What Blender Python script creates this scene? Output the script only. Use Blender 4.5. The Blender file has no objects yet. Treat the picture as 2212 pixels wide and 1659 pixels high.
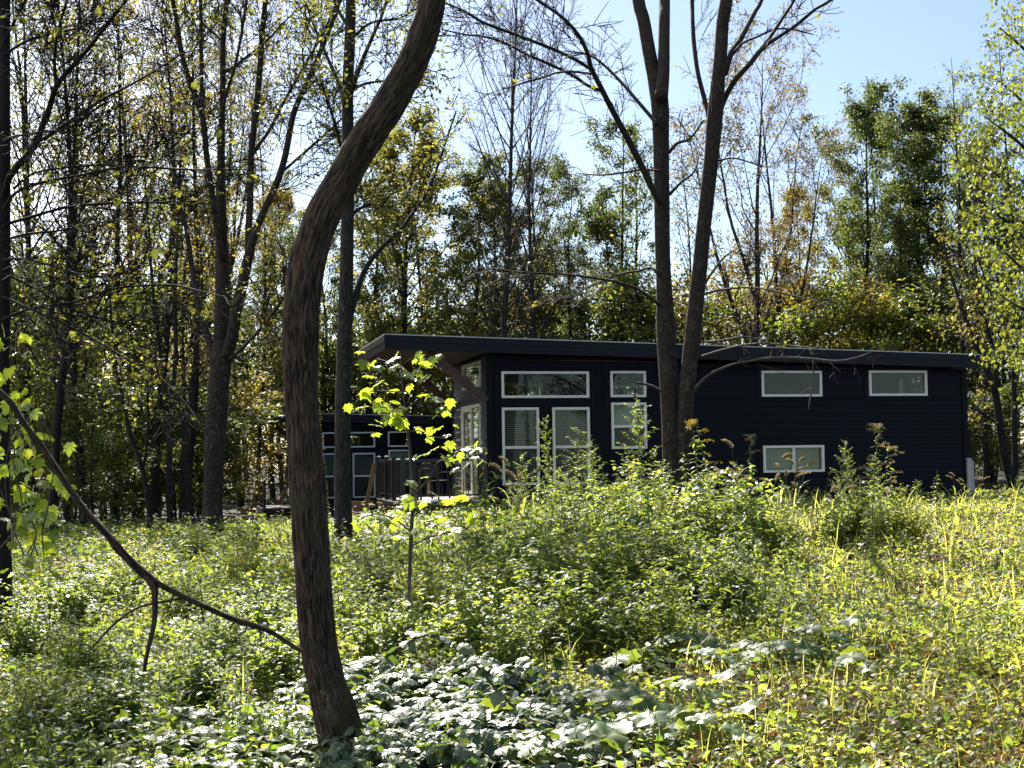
import bpy, math
import numpy as np
from math import sin, cos, pi, radians
from mathutils import Matrix, Vector

# ------------------------------------------------------------------ camera, sky, sun, exposure
scene = bpy.context.scene
COL = scene.collection
FPX, CX, CY = 2949.0, 1106.0, 829.5          # photo measured on a 2212 x 1659 copy
PITCH, ROLL, CAM_H = radians(3.1), radians(-0.8), 1.6

cam_data = bpy.data.cameras.new('camera')
cam_data.sensor_fit = 'HORIZONTAL'
cam_data.sensor_width = 36.0
cam_data.lens = 36.0 * FPX / 2212.0
cam_data.clip_start, cam_data.clip_end = 0.1, 1000.0
cam = bpy.data.objects.new('camera', cam_data)
COL.objects.link(cam)
CAM_M = Matrix.Rotation(pi / 2 + PITCH, 4, 'X') @ Matrix.Rotation(ROLL, 4, 'Z')
cam.matrix_world = Matrix.Translation((0, 0, CAM_H)) @ CAM_M
scene.camera = cam

SUN_AZ, SUN_EL = radians(-16.0), radians(41.0)      # behind the cabins, a little to the left
world = bpy.data.worlds.new('World')
scene.world = world
world.use_nodes = True
wn, wl = world.node_tree.nodes, world.node_tree.links
wn.clear()
w_out = wn.new('ShaderNodeOutputWorld')
w_bg = wn.new('ShaderNodeBackground')
w_sky = wn.new('ShaderNodeTexSky')
w_sky.sky_type = 'NISHITA'
w_sky.sun_disc = False
w_sky.sun_elevation = SUN_EL
w_sky.sun_rotation = SUN_AZ
w_sky.air_density = 0.85
w_sky.dust_density = 0.6
w_sky.ozone_density = 2.0
w_bg.inputs['Strength'].default_value = 0.05
# thin bright cloud in the sun's half of the sky
w_tc = wn.new('ShaderNodeTexCoord')
w_map = wn.new('ShaderNodeMapping')
w_map.inputs['Scale'].default_value = (1.6, 1.6, 5.0)
w_noise = wn.new('ShaderNodeTexNoise')
w_noise.inputs['Scale'].default_value = 2.2
w_noise.inputs['Detail'].default_value = 7.0
w_noise.inputs['Roughness'].default_value = 0.6
w_sep = wn.new('ShaderNodeSeparateXYZ')
w_mr = wn.new('ShaderNodeMapRange')           # clouds only over the left (west) half
w_mr.inputs[1].default_value, w_mr.inputs[2].default_value = -0.15, -0.34
w_ramp = wn.new('ShaderNodeValToRGB')
w_ramp.color_ramp.elements[0].position, w_ramp.color_ramp.elements[1].position = 0.36, 0.62
w_mul = wn.new('ShaderNodeMath'); w_mul.operation = 'MULTIPLY'
w_mix = wn.new('ShaderNodeMix'); w_mix.data_type = 'RGBA'
w_mix.inputs[7].default_value = (12.5, 12.8, 13.2, 1)
wl.new(w_tc.outputs['Generated'], w_map.inputs['Vector'])
wl.new(w_map.outputs['Vector'], w_noise.inputs['Vector'])
wl.new(w_noise.outputs['Fac'], w_ramp.inputs['Fac'])
wl.new(w_tc.outputs['Generated'], w_sep.inputs['Vector'])
wl.new(w_sep.outputs['X'], w_mr.inputs[0])
wl.new(w_ramp.outputs['Color'], w_mul.inputs[0])
wl.new(w_mr.outputs[0], w_mul.inputs[1])
wl.new(w_mul.outputs[0], w_mix.inputs[0])
wl.new(w_sky.outputs['Color'], w_mix.inputs[6])
wl.new(w_mix.outputs[2], w_bg.inputs['Color'])
wl.new(w_bg.outputs['Background'], w_out.inputs['Surface'])

sun_data = bpy.data.lights.new('sun', 'SUN')
sun_data.energy = 5.0
sun_data.angle = radians(0.53)
sun_data.color = (1.0, 0.94, 0.84)
sun = bpy.data.objects.new('sun', sun_data)
COL.objects.link(sun)
SUN_DIR = Vector((sin(SUN_AZ) * cos(SUN_EL), cos(SUN_AZ) * cos(SUN_EL), sin(SUN_EL)))
sun.rotation_euler = (-SUN_DIR).to_track_quat('-Z', 'Y').to_euler()
sun.location = (-10, 30, 30)

scene.view_settings.view_transform = 'Standard'
scene.view_settings.look = 'None'
scene.view_settings.gamma = 1.0
scene.view_settings.use_curve_mapping = False
scene.view_settings.exposure = 1.8
scene.render.engine = 'CYCLES'
scene.cycles.max_bounces = 8
scene.cycles.diffuse_bounces = 4
scene.cycles.glossy_bounces = 3
scene.cycles.transmission_bounces = 6
scene.cycles.transparent_max_bounces = 8
scene.cycles.caustics_reflective = False
scene.cycles.caustics_refractive = False
scene.cycles.sample_clamp_indirect = 6.0
scene.render.use_persistent_data = False

# ------------------------------------------------------------------ helpers
RM = np.array(CAM_M.to_3x3())
EYE = np.array([0.0, 0.0, CAM_H])

def ray(px, py):
    return RM @ np.array([(px - CX) / FPX, -(py - CY) / FPX, -1.0])

def at(px, py, Y):
    """the place seen at photo point (px, py) that lies Y metres ahead"""
    d = ray(px, py)
    return EYE + d * (Y / d[1])

def sm(t):
    t = np.clip(t, 0, 1)
    return t * t * (3 - 2 * t)

def ground_z(x, y):
    x, y = np.asarray(x, float), np.asarray(y, float)
    right = 0.02 + 0.43 * sm((y - 9) / 19)
    left = 0.02 + 0.16 * sm((y - 9) / 12) - 0.62 * sm((y - 23) / 22)
    w = sm((x + 5.2 - 0.02 * y) / 4.2)
    z = left * (1 - w) + right * w
    z = z + 0.035 * np.sin(x * 1.3 + 0.4) * np.sin(y * 0.9 + 1.0) + 0.02 * np.sin(x * 2.9 + y * 1.7)
    z = z + 0.9 * sm((y - 60) / 50)
    return z

def ground_hit(px, py):
    lo, hi = 3.0, 80.0
    d = ray(px, py)
    for _ in range(60):
        m = (lo + hi) / 2
        p = EYE + d * (m / d[1])
        if p[2] > ground_z(p[0], p[1]): lo = m
        else: hi = m
    return p

def tag(o, label=None, cat=None, group=None, kind=None):
    if label: o['label'] = label
    if cat: o['category'] = cat
    if group: o['group'] = group
    if kind: o['kind'] = kind
    return o

def empty(name, loc=(0, 0, 0), rz=0.0):
    o = bpy.data.objects.new(name, None)
    o.location = loc
    o.rotation_euler = (0, 0, rz)
    o.empty_display_size = 0.3
    COL.objects.link(o)
    return o

CHILDREN = {}

def link(name, me, mats, parent=None):
    o = bpy.data.objects.new(name, me)
    COL.objects.link(o)
    if parent is not None:
        o.parent = parent
        CHILDREN.setdefault(parent, []).append(o)
    for m in (mats if isinstance(mats, (list, tuple)) else [mats]):
        if m is not None and len(me.materials) < 4: me.materials.append(m)
    return o

def copy_tree(o, parent=None):
    c = o.copy()
    COL.objects.link(c)
    if parent is not None:
        c.parent = parent
        CHILDREN.setdefault(parent, []).append(c)
    for ch in list(CHILDREN.get(o, [])):
        copy_tree(ch, c)
    return c

class MB:
    """collects vertices and faces, builds ONE mesh"""
    def __init__(s):
        s.V, s.L, s.N, s.U, s.n, s.S = [], [], [], [], 0, []
    def add(s, V, loops, counts, uv=None, smooth=False):
        V = np.asarray(V, float)
        loops = np.asarray(loops, np.int64)
        s.V.append(V); s.L.append(loops + s.n); s.N.append(np.asarray(counts, np.int64)); s.n += len(V)
        s.S.append(np.full(len(counts), smooth))
        s.U.append(np.zeros((len(loops), 2)) if uv is None else uv)
    def faces(s, V, F, smooth=False):
        s.add(V, [i for f in F for i in f], [len(f) for f in F], None, smooth)
    def box(s, x0, y0, z0, x1, y1, z1):
        V = [(x0, y0, z0), (x1, y0, z0), (x1, y1, z0), (x0, y1, z0), (x0, y0, z1), (x1, y0, z1), (x1, y1, z1), (x0, y1, z1)]
        s.faces(V, [(0, 3, 2, 1), (4, 5, 6, 7), (0, 1, 5, 4), (1, 2, 6, 5), (2, 3, 7, 6), (3, 0, 4, 7)])
        return s
    def hexa(s, V):
        s.faces(V, [(0, 3, 2, 1), (4, 5, 6, 7), (0, 1, 5, 4), (1, 2, 6, 5), (2, 3, 7, 6), (3, 0, 4, 7)])
        return s
    def beam(s, a, b, w, h, side=(0, 1, 0)):
        """rectangular bar from a to b; w across 'side', h across the other way"""
        a, b, sd = np.array(a, float), np.array(b, float), np.array(side, float)
        d = (b - a) / np.linalg.norm(b - a)
        sd = sd - d * (sd @ d); sd /= np.linalg.norm(sd)
        up = np.cross(sd, d)
        q = [(-1, -1), (1, -1), (1, 1), (-1, 1)]
        V = [a + sd * (i * w / 2) + up * (j * h / 2) for i, j in q] + [b + sd * (i * w / 2) + up * (j * h / 2) for i, j in q]
        return s.hexa(V)
    def tube(s, pts, rad, k=6, cap=True, ridge=0.0, rng=None, ridges=9):
        pts = np.asarray(pts, float); n = len(pts)
        rad = np.broadcast_to(np.asarray(rad, float), (n,))
        T = np.gradient(pts, axis=0); T /= np.linalg.norm(T, axis=1)[:, None] + 1e-12
        a = np.array([0.0, 1.0, 0.0]) if abs(T[0][1]) < 0.9 else np.array([1.0, 0, 0])
        u = np.cross(a, T[0]); u /= np.linalg.norm(u)
        ang = np.arange(k) * 2 * pi / k
        V = np.zeros((n, k, 3)); ln = np.concatenate([[0], np.cumsum(np.linalg.norm(np.diff(pts, axis=0), axis=1))])
        for i in range(n):
            u = u - T[i] * (u @ T[i]); u /= np.linalg.norm(u)
            v = np.cross(T[i], u)
            r = np.full(k, rad[i])
            if ridge:
                ph = 0.7 * np.sin(ln[i] * 5.0) + 0.5 * np.sin(ln[i] * 11.0 + 1)
                r = r * (1 + ridge * (np.abs(np.sin(ang * ridges / 2 + ph)) - 0.6) + ridge * 0.6 * np.sin(ang * 3 + ln[i] * 1.7) + ridge * 0.5 * np.sin(ang * 17 + ln[i] * 23))
            V[i] = pts[i] + (np.cos(ang)[:, None] * u + np.sin(ang)[:, None] * v) * r[:, None]
        idx = np.arange(n * k).reshape(n, k)
        j = (np.arange(k) + 1) % k
        q = np.stack([idx[:-1], idx[:-1][:, j], idx[1:][:, j], idx[1:]], -1).reshape(-1)
        rm = max(rad.mean(), 0.004)
        uu = np.arange(k + 1) * 2 * pi * rm / k
        U = np.zeros((n - 1, k, 4, 2))
        U[..., 0, 0] = U[..., 3, 0] = uu[:-1][None]
        U[..., 1, 0] = U[..., 2, 0] = uu[1:][None]
        U[..., 0, 1] = U[..., 1, 1] = ln[:-1][:, None]
        U[..., 2, 1] = U[..., 3, 1] = ln[1:][:, None]
        s.add(V.reshape(-1, 3), q, np.full((n - 1) * k, 4), U.reshape(-1, 2), True)
        if cap and k > 3:
            s.L.append(idx[0][::-1] + s.n - n * k); s.N.append(np.array([k])); s.U.append(np.zeros((k, 2))); s.S.append(np.array([True]))
            s.L.append(idx[-1] + s.n - n * k); s.N.append(np.array([k])); s.U.append(np.zeros((k, 2))); s.S.append(np.array([True]))
        return s
    def scatter(s, tpl, pos, rot, scale, smooth=False):
        """many copies of the small mesh tpl = (V, faces)"""
        V, F = tpl
        V = np.asarray(V, float); N = len(pos)
        if N == 0: return s
        scale = np.asarray(scale, float)
        sc = scale[:, None, None] if scale.ndim == 1 else scale[:, None, :]
        W = np.einsum('nij,nkj->nki', rot, V[None] * sc) + np.asarray(pos)[:, None, :]
        lp = np.array([i for f in F for i in f]); ct = np.array([len(f) for f in F])
        L = (lp[None] + np.arange(N)[:, None] * len(V)).reshape(-1)
        s.add(W.reshape(-1, 3), L, np.tile(ct, N), None, smooth)
        return s
    def mesh(s, name):
        V = np.concatenate(s.V); L = np.concatenate(s.L); N = np.concatenate(s.N); U = np.concatenate(s.U); S = np.concatenate(s.S)
        me = bpy.data.meshes.new(name)
        me.vertices.add(len(V)); me.vertices.foreach_set('co', V.astype(np.float32).ravel())
        me.loops.add(len(L)); me.loops.foreach_set('vertex_index', L.astype(np.int32))
        me.polygons.add(len(N)); me.polygons.foreach_set('loop_start', (np.cumsum(N) - N).astype(np.int32))
        me.polygons.foreach_set('use_smooth', S)
        if np.any(U):
            uvl = me.uv_layers.new(name='uv')
            uvl.data.foreach_set('uv', U.astype(np.float32).ravel())
        me.update(calc_edges=True)
        return me
    def build(s, name, mats, parent=None):
        return link(name, s.mesh(name), mats, parent)

def rots(az, pitch, roll):
    """leaf frames: +Y along the leaf, +Z its upper side"""
    ca, sa, cp, sp, cr, sr = np.cos(az), np.sin(az), np.cos(pitch), np.sin(pitch), np.cos(roll), np.sin(roll)
    n = len(az); o, z = np.ones(n), np.zeros(n)
    A = np.stack([ca, -sa, z, sa, ca, z, z, z, o], -1).reshape(n, 3, 3)
    B = np.stack([o, z, z, z, cp, -sp, z, sp, cp], -1).reshape(n, 3, 3)
    D = np.stack([cr, z, sr, z, o, z, -sr, z, cr], -1).reshape(n, 3, 3)
    return A @ B @ D

def smooth_path(P, W, step):
    """Catmull-Rom through points P with radii W, a point about every step metres"""
    P, W = np.asarray(P, float), np.asarray(W, float)
    Q = np.vstack([2 * P[0] - P[1], P, 2 * P[-1] - P[-2]]); w = np.concatenate([[W[0]], W, [W[-1]]])
    out, ow = [], []
    for i in range(1, len(Q) - 2):
        m = max(1, int(np.linalg.norm(Q[i + 1] - Q[i]) / step))
        for t in np.arange(m) / m:
            a = Q[i - 1:i + 3]; b = w[i - 1:i + 3]
            c = np.array([-t + 2 * t * t - t ** 3, 2 - 5 * t * t + 3 * t ** 3, t + 4 * t * t - 3 * t ** 3, t ** 3 - t * t]) / 2
            out.append(c @ a); ow.append(c @ b)
    out.append(P[-1]); ow.append(W[-1])
    return np.array(out), np.maximum(np.array(ow), 0.0015)

# leaf shapes: base at the origin, tip along +Y, unit length
RHOMB = ([(0, 0, 0), (.34, .42, .07), (0, 1, -.06), (-.34, .42, .07)], [(0, 1, 2), (0, 2, 3)])
OVAL = ([(0, 0, 0), (.24, .22, .05), (.33, .52, .03), (0, 1, -.14), (-.33, .52, .03), (-.24, .22, .05), (0, .5, 0)],
        [(0, 1, 6), (1, 2, 6), (2, 3, 6), (3, 4, 6), (4, 5, 6), (5, 0, 6)])
LANCE = ([(0, 0, 0), (.12, .3, .03), (.1, .65, 0), (0, 1, -.16), (-.1, .65, 0), (-.12, .3, .03)], [(0, 1, 5), (1, 2, 4, 5), (2, 3, 4)])
MAPLE = ([(0, 0, 0), (.2, -.08, .0), (.36, .08, .02), (.56, .3, -.05), (.4, .42, .03), (.56, .68, -.08), (.3, .64, .02), (.2, .8, -.02), (0, 1.05, -.1),
          (-.2, .8, -.02), (-.3, .64, .02), (-.56, .68, -.08), (-.4, .42, .03), (-.56, .3, -.05), (-.36, .08, .02), (-.2, -.08, 0), (0, .42, .04)],
         [(i, (i + 1) % 16, 16) for i in range(16)])
SERR = ([(0, 0, 0), (.22, .02, -.02), (.34, .16, .0), (.42, .22, -.05), (.40, .42, -.01), (.44, .5, -.07), (.28, .62, -.03), (.26, .74, -.08), (.12, .84, -.08), (0, 1, -.2),
         (-.12, .84, -.08), (-.26, .74, -.08), (-.28, .62, -.03), (-.44, .5, -.07), (-.40, .42, -.01), (-.42, .22, -.05), (-.34, .16, .0), (-.22, .02, -.02),
         (0, .25, .05), (0, .55, .03), (0, .8, -.05)],
        [(0, 1, 2, 18), (2, 3, 4, 18), (4, 5, 6, 19, 18), (6, 7, 8, 20, 19), (8, 9, 20), (0, 18, 16, 17), (18, 14, 15, 16), (18, 19, 12, 13, 14), (19, 20, 10, 11, 12), (20, 9, 10)])

def round_leaf(seed, n=22):
    """broad, shallowly lobed leaf blade about 1 across, stalk at the notch"""
    r = np.random.default_rng(seed)
    V, F = [(0, .42, -.05)], []
    ring = []
    for i in range(n):
        a = -pi / 2 + 0.22 + (2 * pi - 0.44) * i / (n - 1)
        R = 0.52 * (1 + 0.11 * cos(i * 2 * pi / 3.2) + r.uniform(-.05, .05))
        m = 0.55 * R
        V.append((m * cos(a), .42 + m * sin(a), .035 * sin(a * 3.5) + .01)); V.append((R * cos(a), .42 + R * sin(a), .05 * sin(a * 3.5 + .6) - .05 + r.uniform(-.03, .03)))
    V.append((0, .05, 0))
    for i in range(n - 1):
        F += [(0, 1 + 2 * i, 3 + 2 * i), (1 + 2 * i, 2 + 2 * i, 4 + 2 * i, 3 + 2 * i)]
    F += [(0, len(V) - 1, 1), (0, 1 + 2 * (n - 1), len(V) - 1)]
    return (V, F)

def blade(bend, seg=4, w=.03):
    V, F = [], []
    for i in range(seg + 1):
        t = i / seg
        a = bend * t
        y = (sin(a) / bend * (1 if bend else 1)) if bend > .01 else 0
        z = (1 - cos(a)) / bend if bend > .01 else t
        ww = w * (1 - t) ** .6
        yy, zz = z, sin(a) / bend if bend > .01 else t
        if i == seg: V.append((0, yy, zz))
        else: V += [(-ww, yy, zz), (ww, yy, zz)]
    for i in range(seg - 1): F.append((2 * i, 2 * i + 1, 2 * i + 3, 2 * i + 2))
    F.append((2 * seg - 2, 2 * seg - 1, 2 * seg))
    return (V, F)
BLADES = [blade(b, 4, w) for b, w in ((.6, .022), (1.2, .026), (1.9, .03), (2.5, .034))]

# ------------------------------------------------------------------ materials
MAT = {}

def new_mat(name):
    m = bpy.data.materials.new(name); m.use_nodes = True
    nt = m.node_tree; nt.nodes.clear()
    out = nt.nodes.new('ShaderNodeOutputMaterial')
    MAT[name] = m
    return m, nt.nodes, nt.links, out

def ramp(nd, cols, interp='LINEAR'):
    r = nd.new('ShaderNodeValToRGB')
    r.color_ramp.interpolation = interp
    e = r.color_ramp.elements
    while len(e) < len(cols): e.new(0.5)
    for i, c in enumerate(cols):
        p, c = (c[0], c[1]) if len(c) == 2 else (i / max(1, len(cols) - 1), c)
        e[i].position = p; e[i].color = (*c, 1)
    return r

def leaf_mat(name, cols, tcols, tw=.45, rough=.42, spec=.5, objvar=.35, coat=0.0):
    """thin leaf: a glossy upper cuticle, diffuse green and light let through; each leaf has a shade of its own"""
    m, nd, lk, out = new_mat(name)
    g = nd.new('ShaderNodeNewGeometry'); oi = nd.new('ShaderNodeObjectInfo')
    ma = nd.new('ShaderNodeMath'); ma.operation = 'MULTIPLY_ADD'; ma.inputs[1].default_value = objvar; 
    sc = nd.new('ShaderNodeMath'); sc.operation = 'MULTIPLY'; sc.inputs[1].default_value = 1 - objvar
    lk.new(g.outputs['Random Per Island'], sc.inputs[0])
    lk.new(oi.outputs['Random'], ma.inputs[0]); lk.new(sc.outputs[0], ma.inputs[2])
    r1, r2 = ramp(nd, cols), ramp(nd, tcols)
    lk.new(ma.outputs[0], r1.inputs['Fac']); lk.new(ma.outputs[0], r2.inputs['Fac'])
    p = nd.new('ShaderNodeBsdfPrincipled')
    p.inputs['Roughness'].default_value = rough
    p.inputs['Specular IOR Level'].default_value = spec
    t = nd.new('ShaderNodeBsdfTranslucent')
    mx = nd.new('ShaderNodeMixShader'); mx.inputs[0].default_value = tw
    lk.new(r1.outputs['Color'], p.inputs['Base Color']); lk.new(r2.outputs['Color'], t.inputs['Color'])
    lk.new(p.outputs[0], mx.inputs[1]); lk.new(t.outputs[0], mx.inputs[2]); lk.new(mx.outputs[0], out.inputs['Surface'])
    return m

def bark_mat(name, dark, light, us=40.0, vs=6.0, bump=.6, moss=None, dist=.02, pale=None, tight=.16, warp=.6):
    m, nd, lk, out = new_mat(name)
    uv = nd.new('ShaderNodeUVMap'); uv.uv_map = 'uv'
    mp = nd.new('ShaderNodeMapping'); mp.inputs['Scale'].default_value = (us, vs, 1)
    n1 = nd.new('ShaderNodeTexNoise'); n1.inputs['Scale'].default_value = 1.0; n1.inputs['Detail'].default_value = 8; n1.inputs['Distortion'].default_value = warp; n1.inputs['Roughness'].default_value = .62
    n2 = nd.new('ShaderNodeTexNoise'); n2.inputs['Scale'].default_value = 2.2; n2.inputs['Detail'].default_value = 4
    geo = nd.new('ShaderNodeNewGeometry')
    lk.new(uv.outputs[0], mp.inputs[0]); lk.new(mp.outputs[0], n1.inputs['Vector']); lk.new(geo.outputs['Position'], n2.inputs['Vector'])
    r = ramp(nd, [(.5 - tight, dark), (.5, tuple((a + b) * .42 for a, b in zip(dark, light))), (.5 + tight, light)])
    lk.new(n1.outputs['Fac'], r.inputs['Fac'])
    col = r.outputs['Color']
    for extra, lo, hi, f in ((moss, .52, .66, .75), (pale, .60, .66, .6)):
        if extra is None: continue
        rr = ramp(nd, [(lo, (0, 0, 0)), (hi, (f, f, f))])
        nz = nd.new('ShaderNodeTexNoise'); nz.inputs['Scale'].default_value = 5.0 if extra is moss else 9.0; nz.inputs['Detail'].default_value = 5
        lk.new(geo.outputs['Position'], nz.inputs['Vector']); lk.new(nz.outputs['Fac'], rr.inputs['Fac'])
        mx = nd.new('ShaderNodeMix'); mx.data_type = 'RGBA'
        mx.inputs[7].default_value = (*extra, 1)
        lk.new(rr.outputs['Color'], mx.inputs[0]); lk.new(col, mx.inputs[6]); col = mx.outputs[2]
    hs = nd.new('ShaderNodeMix'); hs.data_type = 'RGBA'; hs.blend_type = 'MULTIPLY'; hs.inputs[0].default_value = .5
    r3 = ramp(nd, [(.3, (.55, .55, .55)), (.7, (1, 1, 1))]); lk.new(n2.outputs['Fac'], r3.inputs['Fac'])
    lk.new(col, hs.inputs[6]); lk.new(r3.outputs['Color'], hs.inputs[7])
    b = nd.new('ShaderNodeBump'); b.inputs['Strength'].default_value = bump; b.inputs['Distance'].default_value = dist
    lk.new(n1.outputs['Fac'], b.inputs['Height'])
    p = nd.new('ShaderNodeBsdfPrincipled'); p.inputs['Roughness'].default_value = .9; p.inputs['Specular IOR Level'].default_value = .25
    lk.new(hs.outputs[2], p.inputs['Base Color']); lk.new(b.outputs[0], p.inputs['Normal']); lk.new(p.outputs[0], out.inputs['Surface'])
    return m

def paint_mat(name, col, rough=.5, spec=.5, var=.12, scale=6.0, stretch=(1, 1, 1), bump=0.0, metal=0.0):
    m, nd, lk, out = new_mat(name)
    tc = nd.new('ShaderNodeTexCoord'); mp = nd.new('ShaderNodeMapping'); mp.inputs['Scale'].default_value = stretch
    n = nd.new('ShaderNodeTexNoise'); n.inputs['Scale'].default_value = scale; n.inputs['Detail'].default_value = 5
    lk.new(tc.outputs['Object'], mp.inputs[0]); lk.new(mp.outputs[0], n.inputs['Vector'])
    r = ramp(nd, [(.3, tuple(c * (1 - var) for c in col)), (.7, tuple(min(1, c * (1 + var)) for c in col))])
    lk.new(n.outputs['Fac'], r.inputs['Fac'])
    p = nd.new('ShaderNodeBsdfPrincipled')
    p.inputs['Roughness'].default_value = rough; p.inputs['Specular IOR Level'].default_value = spec; p.inputs['Metallic'].default_value = metal
    lk.new(r.outputs['Color'], p.inputs['Base Color'])
    if bump:
        b = nd.new('ShaderNodeBump'); b.inputs['Strength'].default_value = bump; b.inputs['Distance'].default_value = .005
        lk.new(n.outputs['Fac'], b.inputs['Height']); lk.new(b.outputs[0], p.inputs['Normal'])
    lk.new(p.outputs[0], out.inputs['Surface'])
    return m

def glass_mat(name, tint, refl):
    m, nd, lk, out = new_mat(name)
    tr = nd.new('ShaderNodeBsdfTransparent'); tr.inputs['Color'].default_value = (*tint, 1)
    gl = nd.new('ShaderNodeBsdfGlossy'); gl.inputs['Roughness'].default_value = .02; gl.inputs['Color'].default_value = (.9, .95, .92, 1)
    fr = nd.new('ShaderNodeFresnel'); fr.inputs['IOR'].default_value = 1.5
    ad = nd.new('ShaderNodeMath'); ad.operation = 'MULTIPLY_ADD'; ad.inputs[1].default_value = .55; ad.inputs[2].default_value = refl
    ad.use_clamp = True
    mx = nd.new('ShaderNodeMixShader')
    lk.new(fr.outputs[0], ad.inputs[0]); lk.new(ad.outputs[0], mx.inputs[0]); lk.new(tr.outputs[0], mx.inputs[1]); lk.new(gl.outputs[0], mx.inputs[2]); lk.new(mx.outputs[0], out.inputs['Surface'])
    return m

leaf_mat('leaf_green', [(.028, .046, .014), (.05, .075, .022), (.075, .09, .025)], [(.05, .085, .018), (.13, .165, .03), (.34, .34, .05)], .45, .5, .3)
leaf_mat('leaf_olive', [(.04, .055, .018), (.07, .08, .024), (.10, .085, .025)], [(.09, .115, .02), (.22, .23, .035), (.42, .37, .05)], .48, .5, .3)
leaf_mat('leaf_yellowing', [(.04, .06, .018), (.065, .085, .022), (.10, .10, .025)], [(.09, .13, .02), (.24, .28, .03), (.62, .56, .05)], .48, .5, .3)
leaf_mat('leaf_gold', [(.06, .065, .02), (.10, .08, .025), (.12, .07, .025)], [(.20, .22, .03), (.38, .31, .04), (.44, .25, .05)], .5, .5, .3)
leaf_mat('leaf_russet', [(.07, .065, .03), (.10, .07, .035), (.12, .09, .05)], [(.18, .18, .05), (.28, .19, .06), (.26, .17, .07)], .42, .5, .3)
leaf_mat('leaf_lime', [(.045, .075, .02), (.065, .095, .022), (.10, .10, .025)], [(.16, .22, .03), (.30, .35, .04), (.50, .44, .05)], .5, .45)
leaf_mat('leaf_bramble', [(.06, .095, .05), (.085, .12, .07), (.10, .13, .06)], [(.10, .19, .03), (.20, .30, .03), (.50, .52, .04)], .28, .48, .6)
leaf_mat('leaf_bush', [(.04, .07, .022), (.07, .11, .032), (.10, .13, .04)], [(.16, .26, .03), (.36, .46, .06), (.60, .62, .09)], .5, .48, .4)
leaf_mat('leaf_broad', [(.04, .085, .025), (.06, .11, .035), (.09, .12, .03)], [(.20, .32, .03), (.34, .44, .04), (.50, .54, .04)], .42, .5, .4)
leaf_mat('leaf_sapling', [(.05, .09, .02), (.07, .11, .025), (.09, .12, .02)], [(.34, .46, .03), (.48, .58, .04), (.60, .58, .05)], .52, .35, .6)
leaf_mat('leaf_herb', [(.06, .10, .022), (.10, .14, .03), (.15, .15, .04), (.14, .10, .035)], [(.28, .40, .03), (.48, .56, .06), (.60, .61, .09), (.52, .40, .10)], .52, .5, .3)
leaf_mat('leaf_weed', [(.045, .085, .025), (.075, .12, .035), (.11, .14, .045)], [(.20, .32, .03), (.40, .50, .06), (.60, .62, .08)], .5, .5, .35)
leaf_mat('leaf_grass', [(.08, .12, .025), (.12, .15, .035), (.20, .18, .07), (.24, .20, .09)], [(.36, .48, .05), (.58, .62, .09), (.70, .64, .16), (.62, .50, .18)], .55, .5, .35)
leaf_mat('leaf_litter', [(.12, .065, .035), (.20, .11, .06), (.30, .21, .14), (.24, .09, .035), (.16, .10, .06)], [(.12, .06, .02), (.26, .11, .03), (.24, .15, .06), (.44, .16, .03), (.18, .1, .04)], .25, .5, .4)
leaf_mat('petal_white', [(.62, .62, .66), (.70, .70, .72), (.56, .54, .70)], [(.5, .5, .5), (.5, .5, .5), (.45, .42, .55)], .3, .7, .2)
leaf_mat('petal_gold', [(.45, .30, .03), (.55, .38, .04), (.40, .30, .05)], [(.4, .3, .03), (.5, .35, .03), (.4, .3, .04)], .3, .7, .2)
leaf_mat('seed_tan', [(.38, .31, .17), (.42, .33, .18), (.32, .24, .12)], [(.3, .22, .1), (.4, .28, .12), (.3, .2, .08)], .4, .7, .2)
bark_mat('bark_curved', (.013, .009, .007), (.150, .100, .066), 70, 7, 1.0, moss=(.06, .055, .02), dist=.03, tight=.09, warp=1.6)
bark_mat('bark_smooth', (.024, .019, .015), (.062, .046, .035), 30, 12, .6, pale=(.10, .09, .07), tight=.10)
bark_mat('bark_gray', (.018, .016, .014), (.052, .045, .038), 28, 8, .6, pale=(.085, .08, .065), tight=.10)
bark_mat('bark_dark', (.009, .008, .007), (.030, .025, .021), 28, 8, .5)
bark_mat('bark_twig', (.06, .05, .045), (.14, .115, .10), 20, 10, .3)
paint_mat('stem_green', (.07, .10, .03), .6)
paint_mat('stem_brown', (.075, .05, .035), .7)
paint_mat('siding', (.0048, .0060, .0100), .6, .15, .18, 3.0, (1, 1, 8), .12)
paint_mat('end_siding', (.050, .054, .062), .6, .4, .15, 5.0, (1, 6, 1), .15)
paint_mat('dark_trim', (.0042, .0052, .0085), .55, .15, .12)
paint_mat('fascia_dark', (.0055, .0075, .0120), .5, .25, .12, 2.5, (1, 1, 4))
paint_mat('roof_sheet', (.55, .55, .54), .5, .5, .1)
paint_mat('soffit', (.075, .052, .042), .7, .3, .12, 4.0, (1, 8, 1))
paint_mat('brace_brown', (.085, .048, .036), .6, .35, .15, 4, (1, 1, 1))
paint_mat('white_vinyl', (.86, .82, .70), .4, .5, .03)
paint_mat('black_metal', (.012, .013, .015), .35, .5, .1)
paint_mat('raw_wood', (.26, .16, .085), .7, .3, .22, 5.0, (8, 8, 1))
paint_mat('weathered_wood', (.24, .22, .20), .8, .3, .18, 4.0, (1, 10, 1))
paint_mat('skirt_brown', (.060, .034, .028), .7, .3, .15, 4.0, (1, 1, 1))
paint_mat('room_paint', (.13, .13, .125), .8, .2, .04)
paint_mat('room_floor', (.16, .12, .09), .6, .3, .15)
paint_mat('blind', (.66, .63, .52), .6, .3, .05)
paint_mat('curtain', (.6, .58, .54), .9, .1, .10, 6.0, (10, 1, .5))
paint_mat('insect_screen', (.035, .036, .038), .7, .2, .05)
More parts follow.
